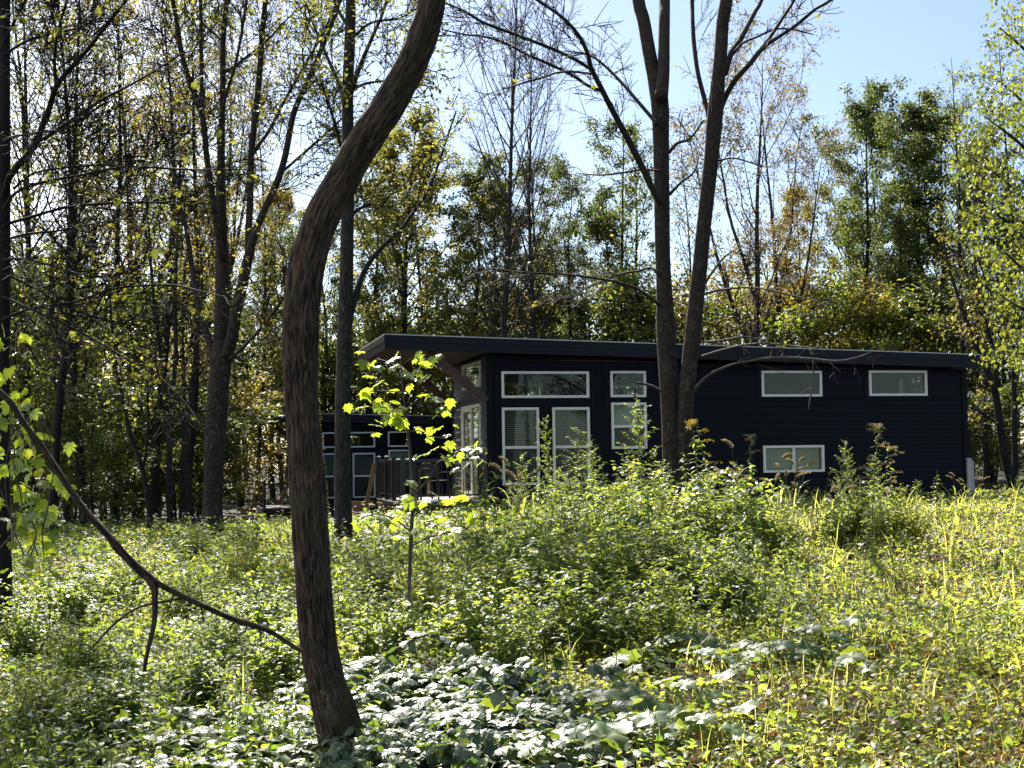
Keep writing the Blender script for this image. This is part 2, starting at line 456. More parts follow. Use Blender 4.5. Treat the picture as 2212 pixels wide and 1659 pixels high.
paint_mat('number_gray', (.26, .25, .24), .4, .5, .05)
paint_mat('pale_post', (.42, .40, .38), .7, .3, .1, 8, (4, 4, 1))
glass_mat('glass', (.80, .86, .82), .0)
glass_mat('door_glass', (.22, .25, .27), .05)
# ------------------------------------------------------------------ ground
def build_ground():
    xs = np.concatenate([np.linspace(-160, -14, 30), np.linspace(-13.5, 13.5, 110), np.linspace(14, 160, 30)])
    ys = np.concatenate([np.linspace(-60, 2, 14), np.linspace(2.5, 45, 150), np.linspace(46, 240, 50)])
    X, Y = np.meshgrid(xs, ys)
    V = np.stack([X, Y, ground_z(X, Y)], -1).reshape(-1, 3)
    nx = len(xs)
    i = np.arange(len(ys) - 1)[:, None] * nx + np.arange(nx - 1)[None]
    q = np.stack([i, i + 1, i + 1 + nx, i + nx], -1).reshape(-1)
    b = MB(); b.add(V, q, np.full(len(q) // 4, 4), None, True)
    m, nd, lk, out = new_mat('soil')
    geo = nd.new('ShaderNodeNewGeometry')
    n1 = nd.new('ShaderNodeTexNoise'); n1.inputs['Scale'].default_value = .7; n1.inputs['Detail'].default_value = 8
    n2 = nd.new('ShaderNodeTexNoise'); n2.inputs['Scale'].default_value = 22; n2.inputs['Detail'].default_value = 6
    lk.new(geo.outputs['Position'], n1.inputs['Vector']); lk.new(geo.outputs['Position'], n2.inputs['Vector'])
    r1 = ramp(nd, [(.38, (.018, .026, .010)), (.55, (.034, .028, .016)), (.7, (.06, .04, .025))])
    r2 = ramp(nd, [(.35, (.45, .45, .45)), (.65, (1.15, 1.1, 1.0))])
    lk.new(n1.outputs['Fac'], r1.inputs['Fac']); lk.new(n2.outputs['Fac'], r2.inputs['Fac'])
    mx = nd.new('ShaderNodeMix'); mx.data_type = 'RGBA'; mx.blend_type = 'MULTIPLY'; mx.inputs[0].default_value = 1
    lk.new(r1.outputs['Color'], mx.inputs[6]); lk.new(r2.outputs['Color'], mx.inputs[7])
    bp = nd.new('ShaderNodeBump'); bp.inputs['Strength'].default_value = .8; bp.inputs['Distance'].default_value = .05
    lk.new(n2.outputs['Fac'], bp.inputs['Height'])
    p = nd.new('ShaderNodeBsdfPrincipled'); p.inputs['Roughness'].default_value = .95; p.inputs['Specular IOR Level'].default_value = .2
    lk.new(mx.outputs[2], p.inputs['Base Color']); lk.new(bp.outputs[0], p.inputs['Normal']); lk.new(p.outputs[0], out.inputs['Surface'])
    tag(b.build('ground', m), kind='structure')
    # dark gravel track to the far cabin
    b = MB(); c = [(-9.5, 34.0, 1.2), (-7.2, 36.5, 1.3), (-5.6, 39.5, 1.4), (-5.2, 43, 1.5), (-6.2, 47, 1.5)]
    c = np.array(c); V, F = [], []
    for k, (x, y, w) in enumerate(c):
        d = c[min(k + 1, 4), :2] - c[max(k - 1, 0), :2]; d /= np.linalg.norm(d); nrm = np.array([-d[1], d[0]])
        for s in np.linspace(-1, 1, 5):
            q = np.array([x, y]) + nrm * w * s
            V.append((q[0], q[1], float(ground_z(q[0], q[1])) + .05))
    for k in range(4):
        for j in range(4): F.append((k * 5 + j, k * 5 + j + 1, k * 5 + j + 6, k * 5 + j + 5))
    b.faces(V, F, True)
    tag(b.build('path', paint_mat('gravel', (.035, .035, .038), .9, .3, .5, 30)), kind='structure')
build_ground()

# ------------------------------------------------------------------ cabins
TH = radians(13.4)
CAB = np.array([-0.53985, 30.0, 0.0])
EU, EV = np.array([cos(TH), sin(TH), 0]), np.array([-sin(TH), cos(TH), 0])
LEN, DEP, FLOOR, BASE = 11.72, 3.92, 0.69, 0.36

def wall_hit(px, py, v):
    d = ray(px, py); o = CAB + EV * v
    t = ((o - EYE) @ EV) / (d @ EV); q = EYE + d * t
    return float((q - CAB) @ EU), float(q[2])

def end_hit(px, py, u):
    d = ray(px, py); o = CAB + EU * u
    t = ((o - EYE) @ EU) / (d @ EU); q = EYE + d * t
    return float((q - CAB) @ EV), float(q[2])

def roof_top(u): return 4.27 - (u + 2.3) * 0.0268
def roof_bot(u): return roof_top(u) - .33

def course_wall(b, L, top, holes, y0, out, axis, base=BASE, step=.18, lap=.014, rng=None):
    """lap siding as real overlapping boards round the openings. axis 'u': wall along u at v=y0, out=-1 faces the viewer; 'v': wall along v at u=y0"""
    z = base; k = 0
    while z < top(0) + 1e-6 or z < top(L) + 1e-6:
        z1 = min(z + step, max(top(0), top(L)))
        if z1 - z < .005: break
        cuts = sorted({z, z1} | {h for a in holes for h in (a[1], a[3]) if z < h < z1})
        for za, zb in zip(cuts[:-1], cuts[1:]):
            zm = (za + zb) / 2
            iv = [(0.0, L)]
            for (ua, va, ub, vb) in holes:
                if va <= zm <= vb:
                    iv = [p for s, e in iv for p in ((s, min(e, ua)), (max(s, ub), e)) if p[1] - p[0] > .004]
            for s, e in iv:
                t0, t1 = min(zb, top(s)), min(zb, top(e))
                if t0 <= za and t1 <= za: continue
                oa = lap * (1 - (za - z) / step) + .003; ob = lap * (1 - (zb - z) / step)
                V = []
                for uu, zz, o in ((s, za, oa), (e, za, oa), (e, max(t1, za + .001), ob), (s, max(t0, za + .001), ob)):
                    V.append((uu, zz, o))
                W = [((u, y0 + out * o, zz) if axis == 'u' else (y0 + out * o, u, zz)) for u, zz, o in V]
                W += [((u, y0 - out * .05, zz) if axis == 'u' else (y0 - out * .05, u, zz)) for u, zz, o in V]
                flip = (axis == 'u') == (out < 0)
                Fs = [(0, 1, 2, 3), (4, 7, 6, 5), (0, 4, 5, 1), (1, 5, 6, 2), (2, 6, 7, 3), (3, 7, 4, 0)]
                b.faces(W, Fs if flip else [f[::-1] for f in Fs])
        z = z1; k += 1

def window(parent, name, u0, z0, u1, z1, kind, y=-.02, axis='u', blind=None):
    """white vinyl frame, glass and what hangs behind it; kind: fixed, hung (upper and lower sash) or slider"""
    def bx(mb, a, c, za, d, e, zb):          # u0, v0, z0, u1, v1, z1 in wall space
        if axis == 'u': mb.box(a, c, za, d, e, zb)
        else: mb.box(c, a, za, e, d, zb)
    f = .055
    fr = MB()
    bx(fr, u0, y - .03, z0, u0 + f, y + .07, z1); bx(fr, u1 - f, y - .03, z0, u1, y + .07, z1)
    bx(fr, u0 + f, y - .03, z1 - f, u1 - f, y + .07, z1); bx(fr, u0 + f, y - .034, z0, u1 - f, y + .07, z0 + f)
    if kind == 'hung':
        zm = z0 + (z1 - z0) * .485
        bx(fr, u0 + f, y - .02, zm - .03, u1 - f, y + .05, zm + .03)
    if kind == 'slider':
        um = (u0 + u1) / 2
        bx(fr, um - .03, y - .02, z0 + f, um + .03, y + .05, z1 - f)
    w = fr.build('window', MAT['white_vinyl'], parent)
    def pane(a, za, d, zb, mat='glass', yy=.02, nm='pane'):
        g = MB(); bx(g, a, y + yy, za, d, y + yy + .008, zb); g.build(nm, MAT[mat], w)
    if kind == 'hung':
        pane(u0 + f, zm + .03, u1 - f, z1 - f); pane(u0 + f, z0 + f, u1 - f, zm - .03)
        s = MB()
        for q in np.arange(z0 + f + .004, zm - .034, .014): bx(s, u0 + f, y + .004, q, u1 - f, y + .006, q + .0075)
        s.build('insect_screen', MAT['insect_screen'], w)
    elif kind == 'slider':
        pane(u0 + f, z0 + f, um - .03, z1 - f); pane(um + .03, z0 + f, u1 - f, z1 - f)
    else:
        pane(u0 + f, z0 + f, u1 - f, z1 - f)
    if blind == 'slats':
        s = MB(); q = z1 - f - .03
        while q > z0 + f:
            t = .016
            V = [(u0 + f + .01, y + .11, q), (u1 - f - .01, y + .11, q), (u1 - f - .01, y + .14, q + t), (u0 + f + .01, y + .14, q + t)]
            V = V + [(a, b_ + .001, c - .002) for a, b_, c in V]
            s.hexa(V); q -= .042
        s.box(u0 + f, y + .10, z1 - f - .03, u1 - f, y + .15, z1 - f)
        s.build('blind', MAT['blind'], w)
    if blind in ('cloth', 'curtain'):
        n = 36; V, F = [], []
        for k in range(n + 1):
            t = k / n; uu = u0 + f + (u1 - u0 - 2 * f) * t
            yy = y + .13 + (.022 * sin(t * 40) + .012 * sin(t * 23 + 1) if blind == 'curtain' else .002 * sin(t * 9))
            V += [(uu, yy, z0 + f), (uu, yy + .01, z1 - f)]
        for k in range(n): F.append((2 * k, 2 * k + 2, 2 * k + 3, 2 * k + 1))
        s = MB(); s.faces(V, F, True); s.build('curtain' if blind == 'curtain' else 'blind', MAT['curtain' if blind == 'curtain' else 'blind'], w)
    return w

def build_cabin():
    c = empty('cabin', CAB, TH)
    front = [(.31, 2.92, 2.32, 3.51, 'fixed', None), (.31, 1.0, 1.15, 2.71, 'hung', 'slats'), (1.46, 1.0, 2.32, 2.71, 'hung', 'slats'),
             (2.82, 2.93, 3.66, 3.52, 'fixed', None), (2.83, 1.77, 3.66, 2.81, 'hung', 'cloth'), (6.47, 2.93, 7.98, 3.53, 'fixed', 'none'),
             (9.19, 2.94, 10.70, 3.54, 'fixed', None), (6.47, 1.18, 7.99, 1.80, 'slider', 'cloth')]
    wall = MB()
    course_wall(wall, LEN, roof_bot, [w[:4] for w in front], 0.0, -1, 'u')
    wall.build('front_wall', MAT['siding'], c)
    for (a, z0, d, z1, kind, bl) in front: window(c, 'window', a, z0, d, z1, kind, -.02, 'u', bl)
    # back wall openings where daylight shows through the rooms
    back = []
    for (p0, p1) in (((1086, 827), (1172, 858)), ((1316, 829), (1400, 862))):
        a, zt = wall_hit(*p0, 3.85); d, zb = wall_hit(*p1, 3.85)
        back.append((a, zb - .06, d, zt))
    bw = MB(); course_wall(bw, LEN, roof_bot, back, DEP, 1, 'u'); bw.build('back_wall', MAT['siding'], c)
    for (a, z0, d, z1) in back: window(c, 'window', a, z0, d, z1, 'fixed', DEP - .03, 'u')
    v0, zt = end_hit(1944, 816, LEN); v1, zb = end_hit(2000, 852, LEN)
    far_win = (min(v0, v1), zb - .04, max(v0, v1), zt + .04)
    # porch end wall with clerestory and sliding door, and the plain far end wall
    holes = [(.66, FLOOR + .01, 2.78, 2.83), (.60, 3.22, 2.62, 3.80)]
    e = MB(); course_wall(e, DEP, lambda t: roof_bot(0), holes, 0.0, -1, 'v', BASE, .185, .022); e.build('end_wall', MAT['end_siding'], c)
    e = MB(); course_wall(e, DEP, lambda t: roof_bot(LEN), [far_win], LEN, 1, 'v'); e.build('end_wall', MAT['siding'], c)
    def part(name, mat, *boxes):
        m = MB()
        for q in boxes: m.box(*q)
        return m.build(name, MAT[mat], c)
    part('corner_trim', 'dark_trim', (-.035, -.04, BASE, .10, .0, roof_bot(0)))
    part('corner_trim', 'dark_trim', (LEN - .10, -.04, BASE, LEN + .03, .0, roof_bot(LEN)))
    part('corner_trim', 'dark_trim', (-.035, DEP, BASE, .10, DEP + .03, roof_bot(0)))
    part('window_surround', 'dark_trim', (.17, -.028, BASE, .26, -.017, 3.70), (2.37, -.028, BASE, 2.46, -.017, 3.62), (.262, -.030, 2.74, 2.368, -.017, 2.90), (1.20, -.028, .9, 1.41, -.017, 2.739))
    part('window_surround', 'dark_trim', (2.68, -.028, BASE, 2.77, -.017, 3.62), (3.71, -.028, BASE, 3.80, -.017, 3.62), (2.77, -.026, 2.83, 3.71, -.017, 2.91))
    for a, d, z0, z1 in ((6.36, 8.09, 2.84, 3.62), (9.08, 10.81, 2.85, 3.63), (6.36, 8.10, 1.09, 1.89)):
        part('window_surround', 'dark_trim', (a, -.028, z0, a + .09, -.017, z1), (d - .09, -.028, z0, d, -.017, z1), (a + .09, -.027, z0, d - .09, -.017, z0 + .08), (a + .09, -.027, z1 - .08, d - .09, -.017, z1))
    window(c, 'window', .60, 3.22, 2.62, 3.80, 'fixed', -.02, 'v')
    window(c, 'window', far_win[0], far_win[1], far_win[2], far_win[3], 'fixed', LEN - .03, 'v')
    # sliding door: frame > glass leaf, open leaf's curtain
    d = MB(); f = .06; a0, a1, zt, zb = .66, 2.78, 2.83, FLOOR + .01
    d.box(-.05, a0, zb, .06, a0 + f, zt); d.box(-.05, a1 - f, zb, .06, a1, zt); d.box(-.05, a0 + f, zt - f, .06, a1 - f, zt); d.box(-.05, a0 + f, zb, .06, a1 - f, zb + .04)
    d.box(-.03, 1.68, zb + .04, .04, 1.80, zt - f); d.box(-.03, 1.80, zt - f - .07, .04, a1 - f, zt - f); d.box(-.03, a1 - f - .07, zb + .04, .04, a1 - f, zt - f - .07)
    d.box(-.03, 1.80, zb + .04, .04, a1 - f - .07, zb + .14)
    door = d.build('sliding_door', MAT['white_vinyl'], c)
    g = MB(); g.box(.0, 1.80, zb + .14, .008, a1 - f - .07, zt - f - .07); g.build('pane', MAT['door_glass'], door)
    g = MB(); g.box(.0, a0 + f, zb + .04, .008, 1.68, zt - f); g.build('pane', MAT['glass'], door)
    h = MB(); h.box(-.07, 1.70, 1.55, -.03, 1.74, 1.85); h.build('handle', MAT['black_metal'], door)
    V, F = [], []
    for k in range(41):
        t = k / 40; V += [(.09 + .03 * sin(t * 38), a0 + f + t * .95, zb + .05), (.09 + .03 * sin(t * 38), a0 + f + t * .95, zt - f)]
    for k in range(40): F.append((2 * k, 2 * k + 1, 2 * k + 3, 2 * k + 2))
    s = MB(); s.faces(V, F, True); s.build('curtain', MAT['blind'], door)
    # floor, inner partition and lining so that the rooms are rooms
    fl = MB(); fl.box(.06, .06, FLOOR - .25, LEN - .06, DEP - .06, FLOOR); fl.build('floor', MAT['room_floor'], c)
    ln = MB()
    ln.box(5.9, .1, FLOOR, 6.0, DEP - .1, 3.6); ln.box(8.4, .1, FLOOR, 8.5, DEP - .1, 3.55)
    ln.hexa([(.1, .1, roof_bot(.1) - .08), (LEN - .1, .1, roof_bot(LEN) - .06), (LEN - .1, DEP - .1, roof_bot(LEN) - .06), (.1, DEP - .1, roof_bot(.1) - .08),
             (.1, .1, roof_bot(.1) - .03), (LEN - .1, .1, roof_bot(LEN) - .03), (LEN - .1, DEP - .1, roof_bot(LEN) - .03), (.1, DEP - .1, roof_bot(.1) - .03)])
    ln.box(6.0, 2.4, FLOOR, 8.4, 2.46, 3.6)
    ln.build('inner_lining', MAT['room_paint'], c)
    # roof: sheet > two-step fascia boards, gable fascia, soffit
    ua, ub, va, vb = -2.30, 11.88, -.34, 4.36
    def slab(mb, u0, u1, v0, v1, dz0, dz1):
        mb.hexa([(u0, v0, roof_top(u0) + dz0), (u1, v0, roof_top(u1) + dz0), (u1, v1, roof_top(u1) + dz0), (u0, v1, roof_top(u0) + dz0),
                 (u0, v0, roof_top(u0) + dz1), (u1, v0, roof_top(u1) + dz1), (u1, v1, roof_top(u1) + dz1), (u0, v1, roof_top(u0) + dz1)])
    r = MB(); slab(r, ua - .03, ub + .03, va - .05, vb + .04, .0, .022); roof = r.build('roof', MAT['roof_sheet'], c)
    r = MB()
    slab(r, ua, ub, va - .03, va, -.14, -.001); slab(r, ua, ub, va - .012, va, -.31, -.141)
    slab(r, ua - .03, ua, va - .03, vb + .03, -.14, -.001); slab(r, ua - .012, ua, va - .012, vb, -.31, -.141)
    slab(r, ub, ub + .03, va - .03, vb + .03, -.14, -.001); slab(r, ub, ub + .012, va - .012, vb, -.28, -.141)
    slab(r, ua, ub, vb, vb + .03, -.29, -.001)
    r.build('fascia', MAT['fascia_dark'], roof)
    r = MB(); slab(r, ua + .002, ub - .002, va + .002, vb - .002, -.28, -.25); r.build('soffit', MAT['soffit'], roof)
    for v in (.03, 3.72):
        z0 = roof_bot(-1.2)
        b = MB(); b.beam((.0 - .03, v, 2.86), (-1.30, v, z0 + .02), .15, .17, (0, 1, 0)); b.build('brace', MAT['brace_brown'], c)
    # house number on the end wall, read downwards
    for bars in ([((.27, 2.27), (.39, 2.27)), ((.28, 2.27), (.345, 2.13))], [((.33, 2.05), (.33, 1.91)), ((.365, 2.02), (.33, 2.05))]):
        n = MB()
        for (v0, z0), (v1, z1) in bars: n.beam((-.032, v0, z0), (-.032, v1, z1), .012, .028, (1, 0, 0))
        n.build('house_number', MAT['number_gray'], c)
    # deck: boards > skirt; railings > posts, balusters
    D0, D1, DT = -1.95, -.06, FLOOR - .02
    dk = MB()
    for k in range(27):
        v = .12 + k * .142
        dk.box(D0, v, DT - .035, D1, v + .136, DT)
    deck = dk.build('deck', MAT['weathered_wood'], c)
    s = MB(); s.box(D0 + .02, .13, -.15, D1, .165, DT - .04); s.box(D0 + .02, .165, -.15, D0 + .05, 3.95, DT - .04); s.build('deck_skirt', MAT['skirt_brown'], deck)
    def railing(p0, p1, posts, step=.115):
        p0, p1 = np.array(p0, float), np.array(p1, float)
        m = MB()
        m.beam((*p0, 1.58), (*p1, 1.58), .05, .045, (0, 0, 1)); m.beam((*p0, .80), (*p1, .80), .04, .04, (0, 0, 1))
        n = int(np.linalg.norm(p1 - p0) / step)
        rl = m.build('railing', MAT['black_metal'], c)
        bl = MB()
        for k in range(1, n):
            q = p0 + (p1 - p0) * k / n
            bl.box(q[0] - .009, q[1] - .009, .80, q[0] + .009, q[1] + .009, 1.57)
        bl.build('baluster', MAT['black_metal'], rl)['kind'] = 'stuff'
        for q in posts:
            a = MB(); a.box(q[0] - .05, q[1] - .05, DT - .3, q[0] + .05, q[1] + .05, 1.66); a.box(q[0] - .058, q[1] - .058, 1.66, q[0] + .058, q[1] + .058, 1.675)
            a.faces([(q[0] - .05, q[1] - .05, 1.675), (q[0] + .05, q[1] - .05, 1.675), (q[0] + .05, q[1] + .05, 1.675), (q[0] - .05, q[1] + .05, 1.675), (q[0], q[1], 1.70)],
                    [(0, 1, 4), (1, 2, 4), (2, 3, 4), (3, 0, 4)])
            a.build('post', MAT['black_metal'], rl)
    railing((-1.83, .27), (-.16, .27), [(-.14, .27), (-1.85, .30)])
    railing((-1.88, .42), (-1.88, 3.88), [(-1.88, 1.46), (-1.88, 2.60), (-1.88, 3.90)])
    # timber stairs beyond the deck's far edge, sloping boards of raw wood
    st = MB()
    st.beam((-1.97, 3.98, 1.52), (-2.20, 3.98, .40), .045, .10, (0, 1, 0)); st.box(-2.20, 3.95, -.6, -2.10, 4.03, .50)
    for k in range(3): st.box(-2.22 - k * .2, 4.05, DT - .2 - k * .19, -1.96 - k * .2, 4.9, DT - .16 - k * .19)
    st.box(-2.7, 4.9, -.3, -1.96, 4.95, DT - .1)
    st.build('stair', MAT['raw_wood'], c)
    st = MB(); st.beam((-.665, 4.06, 1.56), (-1.06, 4.06, .72), .04, .14, (0, 1, 0)); st.box(-.66, 4.02, .2, -.60, 4.10, 1.58)
    st.build('handrail', MAT['raw_wood'], c)
    tr = MB(); tr.box(-2.9, .5, .28, -1.96, 1.5, .32); tr.box(-2.86, .55, -.2, -2.0, 1.45, .28); tr.build('step', MAT['weathered_wood'], c)
    # white base flashing
    return c

cabin = build_cabin()
tag(cabin, 'black lap-sided cabin with shed roof and white windows, nearer the camera', 'cabin', 'black cabins in the clearing')
far_cabin = copy_tree(cabin)
p = at(696, 934, 52.0)
far_cabin.location = (p[0] - .31 * EU[0], p[1] - .31 * EU[1], p[2] - 3.51)
tag(far_cabin, 'black cabin farther back and lower, seen between the curved trunk and the porch', 'cabin', 'black cabins in the clearing')

def on_cabin(u, v, z, base=None):
    o = CAB if base is None else np.array(base)
    return o + EU * u + EV * v + np.array([0, 0, z])

def build_grill(loc, rz):
    g = empty('patio_grill', loc, rz)
    b = MB(); b.box(-.32, -.25, .35, .32, .25, .72); b.build('firebox', MAT['black_metal'], g)
    V, F = [], []
    for k in range(9):
        a = pi * k / 8
        for x in (-.32, .32): V.append((x, -.25 * cos(a), .725 + .22 * sin(a)))
    for k in range(8): F.append((2 * k, 2 * k + 1, 2 * k + 3, 2 * k + 2))
    F += [tuple(range(0, 18, 2)), tuple(range(17, 0, -2)), (0, 16, 17, 1)]
    b = MB(); b.faces(V, F); b.build('lid', MAT['black_metal'], g)
    for x in (-.29, .29):
        for y in (-.21, .21):
            b = MB(); b.box(x - .02, y - .02, 0, x + .02, y + .02, .35); b.build('leg', MAT['black_metal'], g)
    b = MB(); b.box(.33, -.22, .66, .75, .22, .69); b.build('side_shelf', MAT['black_metal'], g)
    return g
g = build_grill(on_cabin(-1.52, 2.3, FLOOR - .02), TH)
tag(g, 'black grill with side shelf on the nearer cabin deck behind the railing', 'grill')

def build_patio_chair(loc, rz):
    c = empty('patio_chair', loc, rz)
    for x in (-.24, .24):
        for y, h in ((-.24, .6), (.24, .95)):
            b = MB(); b.box(x - .016, y - .016, 0, x + .016, y + .016, h); b.build('leg', MAT['black_metal'], c)
        b = MB(); b.box(x - .03, -.26, .605, x + .03, .22, .63); b.build('arm', MAT['black_metal'], c)
    b = MB()
    for k in range(5): b.box(-.222, -.25 + k * .1, .42, .222, -.17 + k * .1, .44)
    b.build('seat', MAT['black_metal'], c)
    b = MB()
    for k in range(4): b.box(-.222, .232, .52 + k * .11, .222, .248, .60 + k * .11)
    b.build('backrest', MAT['black_metal'], c)
    return c
g = build_patio_chair(on_cabin(-.85, 1.9, FLOOR - .02), TH + 2.4)
tag(g, 'black slatted patio chair on the deck between grill and glass door', 'chair')

b = MB()
pp = at(2093, 1075, 31.5)
b.box(-.045, -.045, -.4, .045, .045, .98); b.box(-.055, -.055, .98, .055, .055, 1.01); b.box(.055, -.03, -.4, .10, .03, .95)
o = b.build('post', MAT['pale_post']); o.location = (pp[0] + .03, pp[1], pp[2] - .1)
o.name = 'utility_post'
tag(o, 'pale weathered post standing at the right end of the nearer cabin', 'post')
# ------------------------------------------------------------------ trees
def unit(v): return v / (np.linalg.norm(v) + 1e-12)

def grow(rng, p, d, ln, n, wander, up):
    pts = [p]; d = unit(d)
    for i in range(n):
        d = unit(d + rng.normal(0, wander, 3) + np.array([0, 0, up]))
        pts.append(pts[-1] + d * (ln / n))
    return np.array(pts)

def side_dir(rng, d, ang):
    a = np.cross(d, [0, 0, 1.0]) if abs(d[2]) < .95 else np.cross(d, [1.0, 0, 0])
    a = unit(a); b = np.cross(d, a); th = rng.uniform(0, 2 * pi)
    return unit(d * cos(ang) + (a * cos(th) + b * sin(th)) * sin(ang))

def twigs_on(rng, mb, pts, r0, n, ln, ang=(.5, 1.0), lo=.25, up=.05, lvl=2, tips=None, k=3, wander=.16, rmin=.003):
    """side twigs along a limb, each with finer ones; collects points for leaves in tips"""
    pts = np.asarray(pts)
    seg = np.linalg.norm(np.diff(pts, axis=0), axis=1); cum = np.concatenate([[0], np.cumsum(seg)])
    for i in range(n):
        t = lo + (1 - lo) * (i + rng.uniform(0, 1)) / n
        s = t * cum[-1]; j = min(int(np.searchsorted(cum, s)) - 1, len(seg) - 1); j = max(j, 0)
        f = (s - cum[j]) / (seg[j] + 1e-9); p = pts[j] * (1 - f) + pts[j + 1] * f
        d = side_dir(rng, unit(pts[j + 1] - pts[j]), rng.uniform(*ang))
        L = ln * rng.uniform(.6, 1.25) * (1.15 - .6 * t)
        q = grow(rng, p, d, L, 4 if L > .5 else 3, wander, up)
        r = max(r0 * .5 * (1 - .5 * t), rmin)
        mb.tube(q, np.linspace(r, max(r * .35, rmin * .7), len(q)), k, False)
        if tips is not None: tips.append(q)
        if lvl > 1: twigs_on(rng, mb, q, r, max(2, int(n * .6)) if L > .4 else 2, L * .5, ang, .2, up, lvl - 1, tips, 3, wander, rmin)

def leaf_cloud(rng, mb, tips, per, size, shape, jit=.12, flat=.45, droop=-.35):
    """leaves along twigs: mostly level blades hanging a little, each turned its own way"""
    P = np.concatenate([np.repeat(q[1:], per, axis=0) for q in tips]) if tips else np.zeros((0, 3))
    n = len(P)
    if n == 0: return mb
    keep = rng.uniform(0, 1, n) < min(1.0, per if per < 1 else 1)
    P = P + rng.normal(0, jit, (n, 3)) * np.array([1, 1, .6])
    R = rots(rng.uniform(0, 2 * pi, n), rng.normal(droop, flat, n), rng.normal(0, flat, n))
    s = size * rng.uniform(.6, 1.3, n)
    mb.scatter(shape, P, R, s)
    return mb

def make_tree(seed, H=16.0, r0=.16, cb=.35, spread=2.6, nb=34, el=(.6, 1.1), shape=RHOMB, leafmat='leaf_green', per=3, lsize=.13, bark='bark_dark',
              sub=5, name='maple_tree', wander=.10, twl=.75, forks=0, profile='oval', up=.06, jit=.16):
    rng = np.random.default_rng(seed)
    root = empty(name)
    tb, tips = MB(), []
    trunks = []
    p = np.array([0, 0, -.3]); pts = [p]; d = np.array([0, 0, 1.0])
    for i in range(14):
        d = unit(d + rng.normal(0, .035, 3) * np.array([1, 1, 0]) + np.array([0, 0, .08]))
        pts.append(pts[-1] + d * (H + .3) / 14 / max(d[2], .9))
    pts = np.array(pts)
    rad = r0 * (1 - np.linspace(0, 1, 15) ** 1.1 * .93); rad[0] *= 1.35; rad[1] *= 1.08
    q, w = smooth_path(pts, rad, .5)
    tb.tube(q, w, 8, False); trunks.append((q, w))
    for f in range(forks):
        i = int(len(q) * rng.uniform(.18, .45))
        dd = side_dir(rng, np.array([0, 0, 1.0]), rng.uniform(.25, .5)); dd[2] = abs(dd[2])
        fq = grow(rng, q[i], dd, H * rng.uniform(.5, .65), 10, .05, .10)
        fw = np.linspace(w[i] * .75, .012, len(fq)); tb.tube(fq, fw, 6, False); trunks.append((fq, fw))
    for i in range(nb):
        Q, W = trunks[i % len(trunks)] if forks else trunks[0]
        h = cb + (.97 - cb) * ((i + rng.uniform(0, 1)) / nb) if Q is q else .15 + .8 * rng.uniform()
        j = min(int(h * (len(Q) - 1)), len(Q) - 1)
        tt = (h - cb) / (1 - cb) if Q is q else h
        prof = {'oval': (.55 + .9 * math.sin(pi * min(1, .15 + .8 * tt))) * (1.0 if tt < .7 else (1.02 - tt) / .32 * .9 + .12),
                'vase': .6 + 1.1 * tt * (1 if tt < .8 else .85), 'column': .75 + .3 * sin(tt * 9) * .5, 'cone': 1.25 * (1.05 - tt)}[profile]
        az = i * 2.399 + rng.uniform(-.5, .5); e = rng.uniform(*el)
        d = np.array([cos(az) * cos(e), sin(az) * cos(e), sin(e)])
        L = spread * prof * rng.uniform(.7, 1.25) * (1 if Q is q else .7)
        b = grow(rng, Q[j], d, L, 6, wander, up)
        r = max(W[j] * .42, .016)
        tb.tube(b, np.linspace(r, .006, len(b)), 5, False)
        tips.append(b[2:])
        twigs_on(rng, tb, b, r * .8, sub, twl, (.5, 1.0), .25, .03, 2, tips, 3, .16, .008)
    tb.build('trunk', MAT[bark], root)
    if per > 0:
        if per < 1:
            tips = [t for t in tips if rng.uniform() < per]; pr = 1
        else: pr = int(per)
        cb_ = MB(); leaf_cloud(rng, cb_, tips, pr, lsize, shape, jit)
        if cb_.n: cb_.build('crown', MAT[leafmat], root)
    return root

